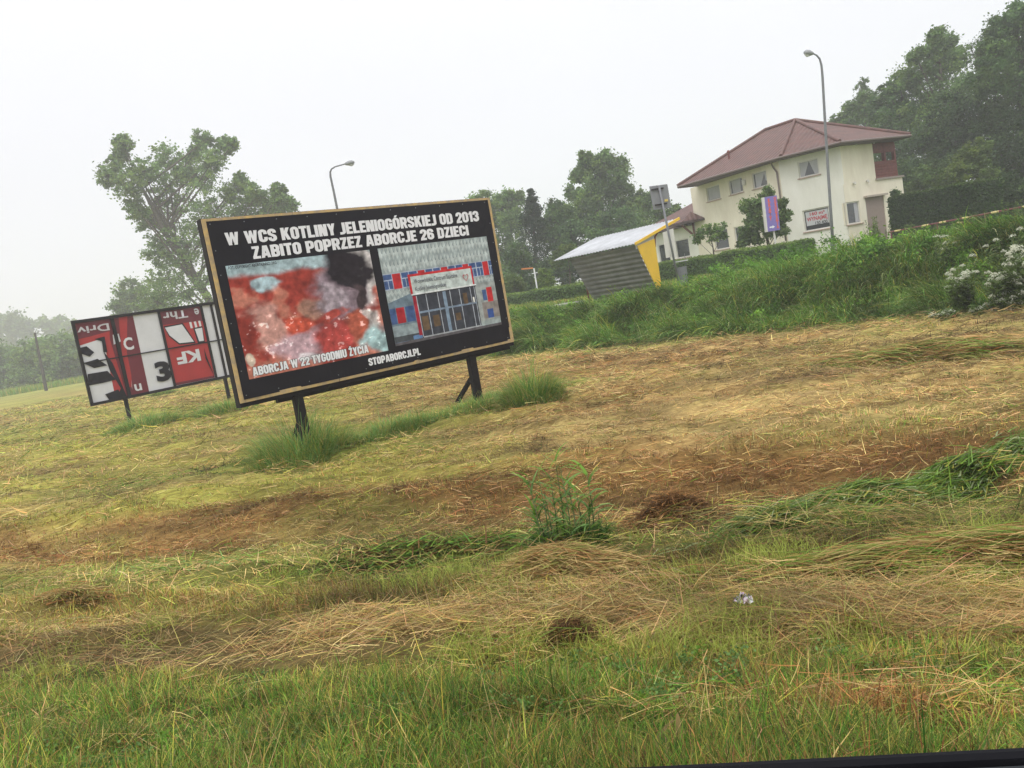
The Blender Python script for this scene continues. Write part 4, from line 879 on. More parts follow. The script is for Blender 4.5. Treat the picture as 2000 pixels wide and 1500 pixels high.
# soffit and gutter
m = MB(); dz = np.array([0, 0, -.14]); m.poly([p+dz for p in (EA, EB, EC, ED, EF, EG)])
ring = [EA, EB, EC, ED, EF, EG]
for k in range(6): p, q_ = ring[k], ring[(k+1) % 6]; m.poly([p+dz, q_+dz, q_-Zv*.01, p-Zv*.01])
m.build('soffit', M_SOFF, rf)
m = MB(); off = -inA*.05
gp = [EA, EB, EC, ED]; m.tube([p+np.array([0, -.06, -.05]) for p in gp], .065, 8); m.build('gutter', M_GUT, rf)
for pts in ([EB, Pk], [EC, Pk], [Pk, Q], [Q, EA], [ED, Pk]):
    m = MB(); m.tube([pts[0]+Zv*.04, pts[1]+Zv*.04], .10, 8); m.build('ridge_tiles', M_ROOF, rf)
vp = aty(1423, 301.5, 50.5); m = MB(); m.tube([vp-Zv*.3, vp+Zv*.15], .06, 8); m.tube([vp+Zv*.15, vp+Zv*.25], [.11, .05], 8); m.build('roof_vent', M_BRW, rf)
# downspout
def onwall(px, py, off_=.08): u_, z_ = wall_u(A, B, px, py); return v3(A+(B-A)/np.linalg.norm(B-A)*u_-inA*off_, z_)
g0 = EB+(EA-EB)*.09+np.array([0, 0, -.1])
m = MB(); m.tube([g0, onwall(1512, 326), onwall(1519, 336), onwall(1524, 370), onwall(1537, 470)], .05, 8); m.build('downspout', M_GUT, house, smooth=True)
# low wing on the left with its own roof
zw2 = wall_u(A, B, 1346, 437)[1]
dAB = (A-B)/np.linalg.norm(A-B); W1 = A+dAB*6.5
oW = [op(W1, A, *q_) for q_ in (((1320, 486), (1346, 482), (1331, 467), (1335, 503)), ((1287, 496), (1308, 491), (1295, 476), (1299, 512)))]
X = wall(W1, A, GZH, zw2, oW, M_PALE); window(X, *oW[0], dep=.08); window(X, *oW[1], dep=.08)
m = MB(); m.poly([X(0, -.55, -.35), X(6.5, -.55, -.35), X(6.5, -.55, 0), X(0, -.55, 0)]); 
m = MB(); m.hexa([X(0, -.78, -.3), X(6.45, -.78, -.3), X(6.45, -.78, -.003), X(0, -.78, -.003)], [X(0, -.62, -.3), X(6.45, -.62, -.3), X(6.45, -.62, -.003), X(0, -.62, -.003)]); m.build('plinth', M_SILL, house)
r0 = X(-1.2, zw2, -.6); r1 = X(6.49, zw2, -.6); 
tA = atz(1350, 383, 1)*0; uT, zT = wall_u(A, A2, 1350, 383) if False else (0, 0)
back = v3((A2-A)/np.linalg.norm(A2-A), 0)
t1 = v3(A, 0)+back*3.4; rr_ = ray(1350, 382); s_ = t1[1]/rr_[1]; t1[2] = (rr_*s_)[2]; t0 = t1+v3(dAB, 0)*3.2; 
bk1 = v3(A, zw2)+back*7.0; bk0 = X(-1.2, zw2, 0)+back*7.0
m = MB(); rface(m, [r0, r1, t1, t0]); rface(m, [bk0, r0, t0]); rface(m, [bk1, bk0, t0, t1]); wr = m.build('roof', M_ROOF, house)
m = MB(); dz2 = np.array([0, 0, -.14]); m.poly([r0+dz2, r1+dz2, bk1+dz2, bk0+dz2]); m.poly([r0+dz2, r1+dz2, r1-Zv*.01, r0-Zv*.01]); m.poly([bk0+dz2, r0+dz2, r0-Zv*.01, bk0-Zv*.01]); m.build('soffit', M_SOFF, wr)
wall(W1, W1+(A2-A)/np.linalg.norm(A2-A)*7, GZH, zw2, [], M_PALE)
# small porch roof at the corner
pc = [(1333, 437), (1379.5, 424), (1378, 418), (1352, 414)]
a0 = v3(A, 0)+v3(-inA, 0)*1.3
pz = wall_u(A, B, 1356, 438)[1]+.25
p0 = X(5.2, pz, -1.3); p1 = X(6.9, pz, -1.3); p2 = v3(A+(B-A)/np.linalg.norm(B-A)*1.1, pz); p3 = X(5.2, pz, .0); pt_ = X(6.3, pz+.62, -.1)
m = MB(); rface(m, [p0, p1, pt_]); rface(m, [p1, p2, pt_]); rface(m, [p3, p0, pt_]); pr = m.build('porch_roof', M_ROOF, house)
m = MB()
for a_, b_ in ((p0, p1), (p1, p2), (p3, p0)): m.poly([a_-Zv*.14, b_-Zv*.14, b_-Zv*.005, a_-Zv*.005])
m.poly([p-Zv*.14 for p in (p0, p1, p2, p3)]); m.build('soffit', M_SOFF, pr)
m = MB(); m.bar(X(6.35, pz-.15, -1.0), X(6.35, pz-1.0, -.08), .1); m.bar(X(6.35, pz-.15, -.08), X(6.35, pz-1.1, -.08), .1); m.build('bracket', M_BRW, pr)
settle(house)

# ------------------------------------------------------------------ bus shelter
Ls = np.array([.66, -.75, 0]); Ms = np.array([.75, .66, 0])
S2 = aty(1240, 473, 32.0)            # rear right roof corner
S1 = S2-Ls*6.0; r_ = ray(1081, 512); S1 = r_*(S1[1]/r_[1]); S3 = aty(1324.5, 424, 34.2)
lv = S2-S1; lv[2] = 0; lv /= np.linalg.norm(lv); fm = S3-S2; fdir = fm.copy(); fdir[2] = 0; fd = np.linalg.norm(fdir); fdir /= fd
slope = (S3[2]-S2[2])/fd; Lr = np.linalg.norm((S2-S1)[:2]); zr = (S1[2]+S2[2])/2
sg = hz(S2[0]+fdir[0], S2[1]+fdir[1])
sh = empty('bus_shelter', (*((S1+S2)/2+fdir*1.2)[:2], sg)); tag(sh, 'grey corrugated bus shelter with a white tin roof and yellow end panel', 'bus shelter')
So = np.array([S1[0], S1[1], zr])
def SP(l, f_, z): return np.array([So[0], So[1], 0])+lv*l+fdir*f_+Zv*z
# corrugated roof: ribs run up the slope
nl = 180; ls = np.linspace(0, Lr, nl); V_ = []; 
for f_ in (0, fd*.5, fd): 
    for l_2 in ls: V_.append(SP(l_2, f_, zr+slope*f_+.018*math.sin(l_2*2*math.pi/.2)))
V_ = np.array(V_); ii = np.arange(3*nl).reshape(3, nl); FF = np.stack([ii[:-1, :-1], ii[:-1, 1:], ii[1:, 1:], ii[1:, :-1]], -1).reshape(-1, 4)
ro = npmesh('roof', V_, FF, None, mat('pale_corrugated_tin', (.48, .49, .51), .5, .12, 1.5, c2=(.32, .33, .34)), sh, smooth=True)
so_ = ro.modifiers.new('thick', 'SOLIDIFY'); so_.thickness = .012
# rear wall leans inwards towards the ground, ribs horizontal
zt, zb = zr-.06, sg-.05; fi = 1.25; nz_ = 110; V_ = []
for k in range(nz_):
    s_ = k/(nz_-1); z_ = zt+(zb-zt)*s_; f_ = .16+fi*s_*.87; bulge = .02*math.sin((zt-z_)*2*math.pi/.20)
    for l_2 in (1.0+.25*s_, Lr-.1+0*s_): V_.append(SP(l_2, f_, z_)+(-fdir*bulge))
V_ = np.array(V_); ii = np.arange(nz_*2).reshape(nz_, 2); FF = np.stack([ii[:-1, 0], ii[:-1, 1], ii[1:, 1], ii[1:, 0]], -1)
rw = npmesh('rear_wall', V_, FF, None, mat('grey_corrugated_tin', (.21, .21, .19), .75, .15, 2, c2=(.13, .125, .11)), sh, smooth=True)
so_ = rw.modifiers.new('thick', 'SOLIDIFY'); so_.thickness = .012
M_YP = mat('yellow_paint', (.78, .48, .03), .55, .06, 2)
for l_2, nm in ((Lr-.06, 'end_panel'),):
    m = MB(); tri_ = [(.14, zt-.04), (1.36, zt+slope*1.1-.12), (1.36, sg-.03), (1.22, sg-.03)]
    if l_2 < 1: tri_ = [(.16, zt-.04), (1.36, zt+slope*1.1-.12), (1.36, sg-.03), (1.24, sg-.03)]
    a4 = [SP(l_2, f_, z_) for f_, z_ in tri_]; b4 = [p+lv*.04 for p in a4]; m.hexa(a4, b4); m.build(nm, M_YP, sh)
m = MB(); m.bar(SP(Lr+.02, -.02, zr-.01), SP(Lr+.02, fd+.05, zr+slope*fd), .05, .11, side=lv); m.build('roof_edge', M_YP, sh)
m = MB(); m.hexa([SP(Lr-.09, .1, zr-.22), SP(Lr-.09, 1.38, zr+slope*1.38-.28), SP(Lr-.05, 1.38, zr+slope*1.38-.28), SP(Lr-.05, .1, zr-.22)], [SP(Lr-.09, .1, zr-.03), SP(Lr-.09, 1.38, zr+slope*1.38-.03), SP(Lr-.05, 1.38, zr+slope*1.38-.03), SP(Lr-.05, .1, zr-.03)])
m.build('gable_strip', mat('dull_white_board', (.42, .41, .38), .7, .1), sh)
for l_2 in (.6, Lr/2, Lr-.15):
    m = MB(); m.bar(SP(l_2, 1.42, sg-.05), SP(l_2, 1.42, zr+slope*1.42-.03), .07); m.build('post', M_BRW, sh)
m = MB(); m.tube([SP(Lr-.1, 1.42, zr+slope*1.2-.55), SP(Lr-.1, 1.5, zr+slope*1.5-.2), SP(Lr-.1, 1.9, zr+slope*1.9-.03)], .04, 6); m.build('bracket', M_BRW, sh)
settle(sh)
p_ = SP(.2, 0.3, 0); cslab = MB(); cslab.box((p_[0], p_[1], hz(p_[0], p_[1])+.12), lv, fdir, Zv, .8, .5, .2)
tag(cslab.build('concrete_slab', mat('concrete', (.34, .32, .29), .85, .12, 5, .2), bevel=.02), 'pale concrete slab edge at the left foot of the bus shelter', 'slab')

# sign post beside the shelter
d = 31.0; p0 = aty(1325, 545, d); g = hz(p0[0], p0[1]); p1 = aty(1287, 362, d)
sg_ = empty('road_sign', (p0[0], p0[1], g)); tag(sg_, 'back of a grey rectangular road sign on a leaning pole by the shelter', 'road sign')
m = MB(); m.tube([p0-Zv*.4, p1-(p0-p1)*.0], .045, 8); m.build('pole', M_STEEL, sg_, smooth=True)
pl = [aty(*q_, d+.08) for q_ in ((1276, 410), (1311.5, 405.5), (1303.5, 359.5), (1268, 364))]
m = MB(); m.hexa(pl, [p+np.array([0, .02, 0]) for p in pl]); m.build('sign_plate', mat('sign_back_grey', (.20, .205, .215), .5, .06), sg_, bevel=.004)
for ya in (369, 399): 
    xa = 1284 if ya < 380 else 1291; m = MB(); m.bar(aty(xa-12, ya+1.8, d+.03), aty(xa+12, ya-1.8, d+.03), .04, .05); m.build('bracket', M_BLK, sg_)
st = [aty(*q_, d+.05) for q_ in ((1298, 394), (1305, 393), (1304.5, 388.5), (1298, 389.5))]; m = MB(); m.poly(st); m.build('sticker', mat('yellow_sticker', (.62, .47, .12), .5, .05), sg_)
for q4 in (((1301, 504), (1310, 502), (1303, 451), (1294.5, 454)), ((1309, 505), (1322, 503), (1315, 446), (1305.5, 449))):
    P = [aty(*q_, d+.25) for q_ in q4]; m = MB(); m.hexa(P, [p+np.array([0, .03, 0]) for p in P]); m.build('notice_board', M_FRM, sg_)
settle(sg_)
# litter bin under its bracket
d = 31.3; c0 = aty(1330, 552, d); g = hz(c0[0], c0[1]); ct = aty(1331, 521, d)
bn = empty('litter_bin', (c0[0], c0[1], g)); tag(bn, 'galvanised steel litter bin beside the leaning sign pole', 'litter bin')
m = MB(); m.tube([(ct[0], ct[1], g+.02), (ct[0], ct[1], ct[2]-.02), (ct[0], ct[1], ct[2])], [.17, .20, .205], 14); m.build('body', M_STEEL, bn, smooth=False)
m = MB(); m.box((ct[0], ct[1], ct[2]+.22), (1, 0, 0), (0, 1, 0), Zv, .24, .18, .02); m.build('lid', mat('pale_grey_tray', (.5, .5, .5), .5, .08), bn)
m = MB(); m.bar((ct[0]-.24, ct[1], g), (ct[0]-.24, ct[1], ct[2]+.75), .03); m.bar((ct[0]+.2, ct[1]+.05, ct[2]), (ct[0]+.2, ct[1]+.05, ct[2]+.5), .02); m.build('bracket', M_STEEL, bn)
settle(bn)
# violet sign
d = 41.0; fp = [aty(*q_, d) for q_ in ((1501.3, 451.7), (1525, 447.7), (1515.7, 382.3), (1494.3, 384.3))]
c0 = aty(1519, 488, d); g = hz(c0[0], c0[1]); ps = empty('advertising_sign', (c0[0], c0[1], g)); tag(ps, 'upright violet sign with orange vertical letters and a white arrow', 'sign')
fu = fp[1]-fp[0]; fu /= np.linalg.norm(fu); fvv = fp[3]-fp[0]; fv = fvv/np.linalg.norm(fvv); fn = np.cross(fu, fv); fn /= np.linalg.norm(fn)
if fn[1] > 0: fn = -fn
Wd, Ht = np.linalg.norm(fp[1]-fp[0]), np.linalg.norm(fvv)
m = MB(); m.box((fp[0]+fp[2])/2-fn*.11-fu*.05, fu, fn, fv, Wd/2+.05, .10, Ht/2); m.build('sign_box', M_FRM, ps)
m = MB(); m.box((fp[0]+fp[2])/2, fu, fn, fv, Wd/2, .008, Ht/2); m.build('sign_face', mat('violet_print', (.19, .15, .42), .5, .08), ps)
M_OR = mat('orange_red_letters', (.72, .10, .03), .5, .05)
lettering('K\nR\nA\nT\nY', fp[0], fu, fv, fn, .14*Wd, .40*Wd, .30*Ht, .93*Ht, M_OR, ps, .05, .014, capfit=False)
lettering('O\nG\nR\nO\nD\nZ\nE\nN\nI\nA', fp[0], fu, fv, fn, .66*Wd, .88*Wd, .04*Ht, .95*Ht, M_OR, ps, .05, .014, capfit=False)
m = MB(); AR = [(.10, .085), (.34, .085), (.34, .06), (.55, .105), (.34, .15), (.34, .125), (.10, .125)]
m.poly([fp[0]+fu*a*Wd+fv*b*Ht+fn*.014 for a, b in AR]); m.build('arrow', M_WHT, ps)
m = MB(); pb = aty(1512.5, 449, d)-fn*(-.12); m.tube([(c0[0], c0[1]+.1, g-.1), aty(1511, 440, d)+np.array([0, .12, 0])], .05, 8); m.build('post', M_FRM, ps)
settle(ps)
# thin post with orange finger arm, far left of the shelter
d = 52.0; c0 = aty(1049, 565, d); g = hz(c0[0], c0[1]); fs = empty('finger_post', (c0[0], c0[1], g)); tag(fs, 'thin white post with a small orange arm left of the shelter', 'signpost')
m = MB(); m.tube([(c0[0], c0[1], g-.1), aty(1042.8, 524, d)], .05, 8); m.build('post', M_WHT, fs)
m = MB(); m.bar(aty(1038.5, 534.6, d), aty(1050, 532.2, d), .05); m.build('cross_arm', M_WHT, fs)
m = MB(); m.bar(aty(1018.5, 525.5, d), aty(1041, 523.5, d), .05, .09); m.build('finger_arm', mat('orange_paint', (.62, .22, .06), .5, .05), fs)
settle(fs)
# red and yellow barrier rail on the bank at the right
d = 33.0; bf = empty('barrier_rail', tuple(v3(aty(1860, 450, d)[:2], hz(*aty(1860, 450, d)[:2])))); tag(bf, 'dark red barrier rail with yellow bands in front of the big hedge', 'barrier')
q0, q1 = aty(1735, 454, 36), aty(2040, 396, 30)
M_DR = mat('dark_red_paint', (.16, .04, .045), .6, .15); M_YB = mat('yellow_band', (.62, .50, .22), .6, .08)
m = MB(); m.tube([q0, q1], .035, 6); m.build('rail', M_DR, bf)
for s_ in (.05, .25, .37, .52, .70, .88): m = MB(); m.tube([q0+(q1-q0)*s_, q0+(q1-q0)*(s_+.045)], .042, 6); m.build('yellow_band', M_YB, bf)
q2, q3 = aty(1868, 435, 33.2), aty(1932, 434.5, 32.5); m = MB(); m.tube([q2, q3], .035, 6); m.build('lower_rail', M_DR, bf); m = MB(); m.tube([q2-(q3-q2)*.02, q2+(q3-q2)*.18], .042, 6); m.build('yellow_band', M_YB, bf)
for s_ in (.02, .35, .66, .97): p = q0+(q1-q0)*s_; m = MB(); m.tube([(p[0], p[1], hz(p[0], p[1])-.1), p], .03, 6); m.build('post', M_DR, bf)
settle(bf)
# dark leaning pole far left
d = 105.0; a_, b_ = aty(78, 700, d), aty(68, 650, d); g = hz(a_[0], a_[1])
m = MB(); dd_ = (b_-a_)/(b_[2]-a_[2]); m.tube([a_+dd_*(g-a_[2]-.2), b_], [.22, .14], 7)
tag(m.build('wooden_pole', mat('dark_wood', (.05, .045, .04), .9, .2)), 'dark bare wooden pole rising from the far left bushes', 'pole')

# ------------------------------------------------------------------ foliage
def leafcloud(centers, rads, n_per, size, colr, vert=.75, jit=.25):
    """centers (k,3), rads (k,), leaves spread through small clumps; returns quads"""
    k = len(centers); n = k*n_per
    c = np.repeat(centers, n_per, 0); r = np.repeat(rads, n_per)
    g = rng.normal(0, .52, (n, 3))*(.5+rng.random((n, 1)))
    P = c+g*r[:, None]*np.array([1, 1, vert])
    a = rng.normal(0, 1, (n, 3)); a[:, 2] *= .7; a /= np.linalg.norm(a, axis=1)[:, None]
    b = np.cross(a, rng.normal(0, 1, (n, 3))); b /= np.linalg.norm(b, axis=1)[:, None]
    s = size*(.6+.8*rng.random(n))[:, None]
    V = np.stack([P-a*s*.5, P+b*s*.32, P+a*s*.5, P-b*s*.32], 1).reshape(-1, 3)
    Fq = np.arange(4*n).reshape(n, 4)
    cc = np.repeat(colr, n_per, 0)*(1-jit+2*jit*rng.random((n, 1)))
    return V, Fq, np.repeat(cc, 4, 0)
def tree(name, label, cat, lobes, d, leaf, colr, nsub=14, npl=110, group=None, base=None, trunk_r=.25, spread=.6, dens_sub=.34, lean=None, depth=1.0, topcol=None):
    Lc = []; Lr_ = []; nsub = int(nsub*2.3); npl = int(npl*1.05); leaf = leaf*.84; grow = 1.2; dens_sub = dens_sub*.86
    for lb in lobes:
        px, py, rp = lb[:3]; dd = d+(lb[3] if len(lb) > 3 else rng.uniform(-1, 1)*spread*4)
        Lc.append(aty(px, py, dd)); Lr_.append(rp*grow/F_PX*dd)
    Lc = np.array(Lc); Lr_ = np.array(Lr_)
    if base is None: base = (Lc[:, 0].mean(), Lc[:, 1].mean())
    bx_, by_ = base; g = hz(bx_, by_)
    root = empty(name, (bx_, by_, g)); tag(root, label, cat, group)
    subs = []; sr = []; sc_ = []
    tb = MB(); ztop = Lc[:, 2].max()
    tp = [np.array([bx_, by_, g-.2])]; H = ztop-g
    order = np.argsort(Lc[:, 2]); top = Lc[order[-1]]
    for s_ in (.2, .4, .6, .8, .95):
        mid = np.array([bx_, by_, g])*(1-s_)+top*s_; mid[:2] += rng.normal(0, .012*H, 2); tp.append(mid)
    tb.tube(tp, [trunk_r*1.15, trunk_r, trunk_r*.8, trunk_r*.55, trunk_r*.3, trunk_r*.08], 8)
    for c_, R_2 in zip(Lc, Lr_):
        zz = max(g+.18*H, c_[2]-.9*np.hypot(c_[0]-bx_, c_[1]-by_)-.12*H); s_ = np.clip((zz-g)/(top[2]-g), .12, .95)
        st_ = np.array([bx_, by_, g])*(1-s_)+top*s_; md = (st_+c_)/2; md[2] -= .05*R_2
        tb.tube([st_, md, c_], [trunk_r*.32, trunk_r*.2, trunk_r*.09], 5, cap=False)
        gd = rng.normal(0, 1, (nsub, 3)); gd /= np.linalg.norm(gd, axis=1)[:, None]; gd *= (rng.random(nsub)**.45*1.06)[:, None]
        sp_ = c_+gd*R_2*np.array([.85, .85*depth, .85]); subs.append(sp_); sr.append(R_2*dens_sub*(.45+1.0*rng.random(nsub)))
        cv = colr*(.6+.75*rng.random((nsub, 1)))*np.where((rng.random(nsub) < .3)[:, None], np.array([1.25, 1.12, .9]), 1.0); sc_.append(cv)
        for q_ in sp_[::2]: tb.tube([c_, (c_+q_)/2, q_], [trunk_r*.08, trunk_r*.05, trunk_r*.02], 4, cap=False)
    V, Fq, cc = leafcloud(np.concatenate(subs), np.concatenate(sr), npl, leaf, np.concatenate(sc_))
    npmesh('crown', V, Fq, cc, M_LEAF, root); tb.build('trunk', mat('bark', (.09, .075, .055), .9, .25, 6, .4), root, smooth=True)
    return settle(root)
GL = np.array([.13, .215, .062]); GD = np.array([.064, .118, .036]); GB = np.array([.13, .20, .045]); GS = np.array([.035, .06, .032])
tree('broadleaf_tree', 'tall open crowned tree rising behind the two billboards', 'tree',
     [(238, 300, 14), (225, 320, 14), (360, 330, 24), (380, 300, 16), (500, 380, 18), (470, 350, 12), (240, 284, 18), (213, 342, 22), (252, 366, 30), (280, 335, 24), (268, 410, 22), (322, 312, 26), (332, 360, 38), (292, 440, 26), (345, 420, 42), (310, 495, 26), (350, 480, 42), (325, 545, 40), (305, 590, 30), (365, 575, 45), (400, 275, 19), (440, 285, 18), (455, 280, 10), (415, 315, 24), (385, 345, 32), (405, 400, 45), (400, 470, 50), (455, 370, 26), (460, 430, 45), (490, 395, 28), (520, 420, 35), (545, 372, 14), (566, 398, 14), (548, 395, 18), (535, 410, 22), (440, 520, 50), (360, 640, 45), (430, 620, 50)],
     92, .36, GL*1.15, nsub=17, npl=42, trunk_r=.5, base=tuple(aty(470, 700, 92)[:2]), dens_sub=.30, spread=1.0)
tree('broadleaf_tree', 'small hazy grey green tree left of the tall open crowned tree', 'tree', [(258, 572, 26), (238, 602, 20), (290, 590, 34), (270, 625, 30)], 120, .5, GL, npl=70, trunk_r=.4)
tree('broadleaf_tree', 'very faint misty tree mass at the left edge of the picture', 'tree', [(0, 640, 28), (28, 632, 22), (48, 645, 20), (-30, 650, 30), (20, 670, 35)], 300, 1.3, GL, npl=60, trunk_r=.9, spread=2)
tree('broadleaf_tree', 'very faint misty round tree behind the left bushes', 'tree', [(92, 635, 16), (115, 636, 18), (138, 640, 16), (105, 660, 24), (140, 668, 24)], 300, 1.3, GL, npl=60, trunk_r=.9, spread=2)
tree('willow_bush', 'dark rounded bush at the left edge of the far field', 'bush', [(-10, 700, 38), (15, 715, 36), (-40, 720, 40), (10, 740, 26)], 135, .55, GL*.95, npl=90, trunk_r=.2, spread=1)
tree('willow_bush', 'wide pale green bush in the middle of the far left hedgerow', 'bush', [(68, 690, 34), (50, 715, 34), (85, 720, 34), (55, 738, 22), (95, 738, 22)], 128, .55, GL*1.3, npl=90, trunk_r=.2, spread=1)
tree('willow_bush', 'grey green bush just left of the red and white billboard', 'bush', [(120, 685, 32), (140, 700, 36), (125, 725, 30), (150, 735, 26), (165, 700, 30)], 133, .55, GL*1.05, npl=90, trunk_r=.2, spread=1)
# trees behind the shelter
tree('broadleaf_tree', 'pale hazy tree right beside the top right corner of the black billboard', 'tree', [(978, 402, 26), (1000, 392, 22), (955, 430, 28), (1000, 440, 32), (970, 480, 36), (1005, 500, 32), (985, 540, 32), (940, 400, 24), (930, 460, 36)], 88, .34, GL*1.1, npl=80, trunk_r=.35)
tree('spruce_tree', 'narrow dark spruce with a pointed tip between two rounder trees', 'spruce', [(1037, 374, 5, 0), (1039, 388, 9, 0), (1036, 402, 13, 0), (1046, 412, 12, 0), (1034, 425, 18, 0), (1052, 432, 14, 0), (1040, 448, 24, 0), (1044, 475, 28, 0), (1046, 505, 32, 0), (1050, 535, 34, 0)], 70, .16, GS*1.1, nsub=14, npl=75, trunk_r=.2, dens_sub=.38, base=tuple(aty(1052, 575, 70)[:2]))
tree('broadleaf_tree', 'tallest tree with a two peaked crown behind the bus shelter', 'tree', [(1143, 308, 13), (1150, 330, 20), (1180, 318, 22), (1205, 330, 22), (1128, 345, 14), (1172, 352, 30), (1212, 362, 26), (1150, 380, 28), (1118, 376, 14), (1195, 395, 34), (1225, 400, 18), (1150, 420, 36), (1190, 440, 40), (1120, 420, 24)], 80, .30, GL*1.0, npl=90, trunk_r=.4)
tree('broadleaf_tree', 'dark green tree left of the tallest tree above the shelter', 'tree', [(1085, 415, 22), (1100, 440, 34), (1075, 455, 28), (1120, 470, 36), (1090, 490, 38), (1140, 500, 34), (1110, 530, 30)], 72, .27, GD*1.2, npl=90, trunk_r=.3)
tree('broadleaf_tree', 'low dark tree behind the white shelter roof', 'tree', [(1170, 450, 32), (1205, 440, 34), (1180, 485, 36), (1225, 470, 34), (1150, 500, 30)], 68, .27, GD*1.25, npl=90, trunk_r=.3)
tree('broadleaf_tree', 'bushy green tree behind the back of the grey road sign', 'tree', [(1250, 388, 16), (1275, 395, 20), (1240, 415, 26), (1285, 420, 28), (1255, 445, 34), (1300, 440, 22), (1320, 415, 12)], 76, .27, GL*1.05, npl=90, trunk_r=.3)
tree('broadleaf_tree', 'dark low tree between the black billboard and the spruce', 'tree', [(1010, 500, 26), (1020, 530, 26), (985, 560, 24), (1075, 530, 26), (1030, 560, 22)], 66, .24, GD*1.2, npl=80, trunk_r=.2)
tree('bush', 'small bright green bush just right of the thin white post', 'bush', [(1064, 538, 12, 0), (1070, 552, 13, 0), (1060, 550, 12, 0)], 54, .14, GB*1.1, npl=80, trunk_r=.05)
tree('bush', 'mid green bush behind the low hedge next to the black billboard', 'bush', [(1000, 552, 15, 0), (990, 565, 16, 0), (1012, 565, 14, 0)], 56, .15, GB*.85, npl=80, trunk_r=.05)
tree('bush', 'yellow green bush above the left end of the shelter roof', 'bush', [(1098, 495, 14, 0), (1112, 490, 12, 0), (1090, 510, 14, 0)], 62, .18, GB*.8, npl=70, trunk_r=.06)
# wood behind the house
G_ = 'trees of the wood behind the house'
tree('broadleaf_tree', 'grey green tree showing just above the right slope of the house roof', 'tree', [(1640, 238, 16), (1665, 218, 20), (1692, 200, 18), (1700, 235, 34), (1655, 255, 22), (1735, 250, 34)], 76, .26, GL*.9, npl=95, group=G_, trunk_r=.3)
tree('larch_tree', 'thin wispy treetop sticking up above the wood beside the lamp', 'tree', [(1687, 160, 8, 0), (1683, 175, 12, 0), (1692, 186, 13, 0), (1680, 196, 12, 0)], 80, .2, GL*.8, nsub=8, npl=26, group=G_, trunk_r=.14)
tree('broadleaf_tree', 'rounded tree stepping up left of the highest ragged treetop', 'tree', [(1735, 180, 16), (1760, 162, 20), (1725, 208, 26), (1770, 200, 36), (1745, 240, 40), (1790, 250, 42), (1745, 300, 40), (1765, 345, 38), (1715, 330, 36)], 66, .25, GD*1.3, npl=105, group=G_, trunk_r=.3)
tree('broadleaf_tree', 'high ragged treetop with two peaks in the middle of the wood', 'tree', [(1790, 112, 16), (1828, 72, 16), (1848, 88, 20), (1815, 110, 28), (1860, 120, 28), (1790, 150, 30), (1835, 160, 42), (1870, 180, 36), (1815, 215, 46)], 62, .24, GL*1.0, npl=105, group=G_, trunk_r=.4)
tree('bare_tree', 'thin nearly leafless treetop between the ragged tree and the right edge', 'tree', [(1895, 92, 14, 0), (1915, 82, 14, 0), (1930, 98, 12, 0), (1905, 112, 16, 0)], 64, .12, GD, nsub=18, npl=6, group=G_, trunk_r=.3)
tree('broadleaf_tree', 'tallest dense tree at the right edge of the picture', 'tree', [(1955, 62, 26), (1985, 32, 24), (2015, 40, 36), (1945, 105, 34), (1990, 95, 46), (1930, 150, 34), (1975, 170, 52), (2040, 120, 60), (2020, 200, 60)], 54, .22, GD*1.35, nsub=18, npl=115, group=G_, trunk_r=.4)
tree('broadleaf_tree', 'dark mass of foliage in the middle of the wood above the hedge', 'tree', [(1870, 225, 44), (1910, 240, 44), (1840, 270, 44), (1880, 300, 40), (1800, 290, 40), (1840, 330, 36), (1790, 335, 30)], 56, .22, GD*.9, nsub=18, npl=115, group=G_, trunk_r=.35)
tree('broadleaf_tree', 'darkest tree above the right end of the hedge', 'tree', [(1955, 240, 46), (2000, 280, 52), (1960, 310, 44), (1985, 350, 44), (2050, 300, 60), (2040, 380, 50), (2110, 200, 60), (2110, 320, 70)], 50, .2, GD*.65, nsub=20, npl=120, group=G_, trunk_r=.35)
tree('shrub', 'bright green spreading shrub standing out against the dark wood', 'shrub', [(1895, 305, 20), (1918, 288, 16), (1880, 330, 24), (1910, 325, 26), (1865, 345, 20), (1925, 345, 20)], 46, .17, GB*.8, npl=80, trunk_r=.1, spread=.2)
tree('shrub', 'dull olive shrub behind the left end of the big hedge', 'shrub', [(1800, 345, 22), (1830, 340, 24), (1790, 365, 18), (1845, 360, 20)], 50, .17, GL*.8, npl=90, trunk_r=.1, spread=.3)
tree('climber', 'ragged climbing shrub against the right corner of the house', 'shrub', [(1748, 378, 8, 0), (1752, 392, 9, 0), (1746, 410, 8, 0), (1750, 430, 10, 0)], 43.0, .12, GD*1.3, nsub=10, npl=50, trunk_r=.05)
# small trees before the house
tree('young_tree', 'thin young tree with a sparse drooping crown before the ground floor window', 'tree', [(1385, 448, 13, 0), (1405, 446, 12, 0), (1368, 455, 12, 0), (1360, 468, 9, 0), (1412, 460, 8, 0), (1390, 462, 12, 0)], 44, .13, GL*1.1, nsub=9, npl=26, trunk_r=.06, base=tuple(aty(1397, 495, 44)[:2]))
tree('maple_tree', 'bushy maple behind the violet sign in front of the house', 'tree', [(1500, 378, 12, 0), (1492, 398, 18, 0), (1462, 405, 16, 0), (1528, 400, 10, 0), (1475, 430, 22, 0), (1510, 425, 20, 0), (1533, 420, 10, 0), (1455, 455, 12, 0), (1495, 452, 22, 0), (1525, 450, 14, 0), (1448, 474, 9, 0), (1472, 466, 12, 0)], 42.5, .15, GL*.9, nsub=14, npl=60, trunk_r=.09, base=tuple(aty(1498, 490, 42.5)[:2]), depth=.9)

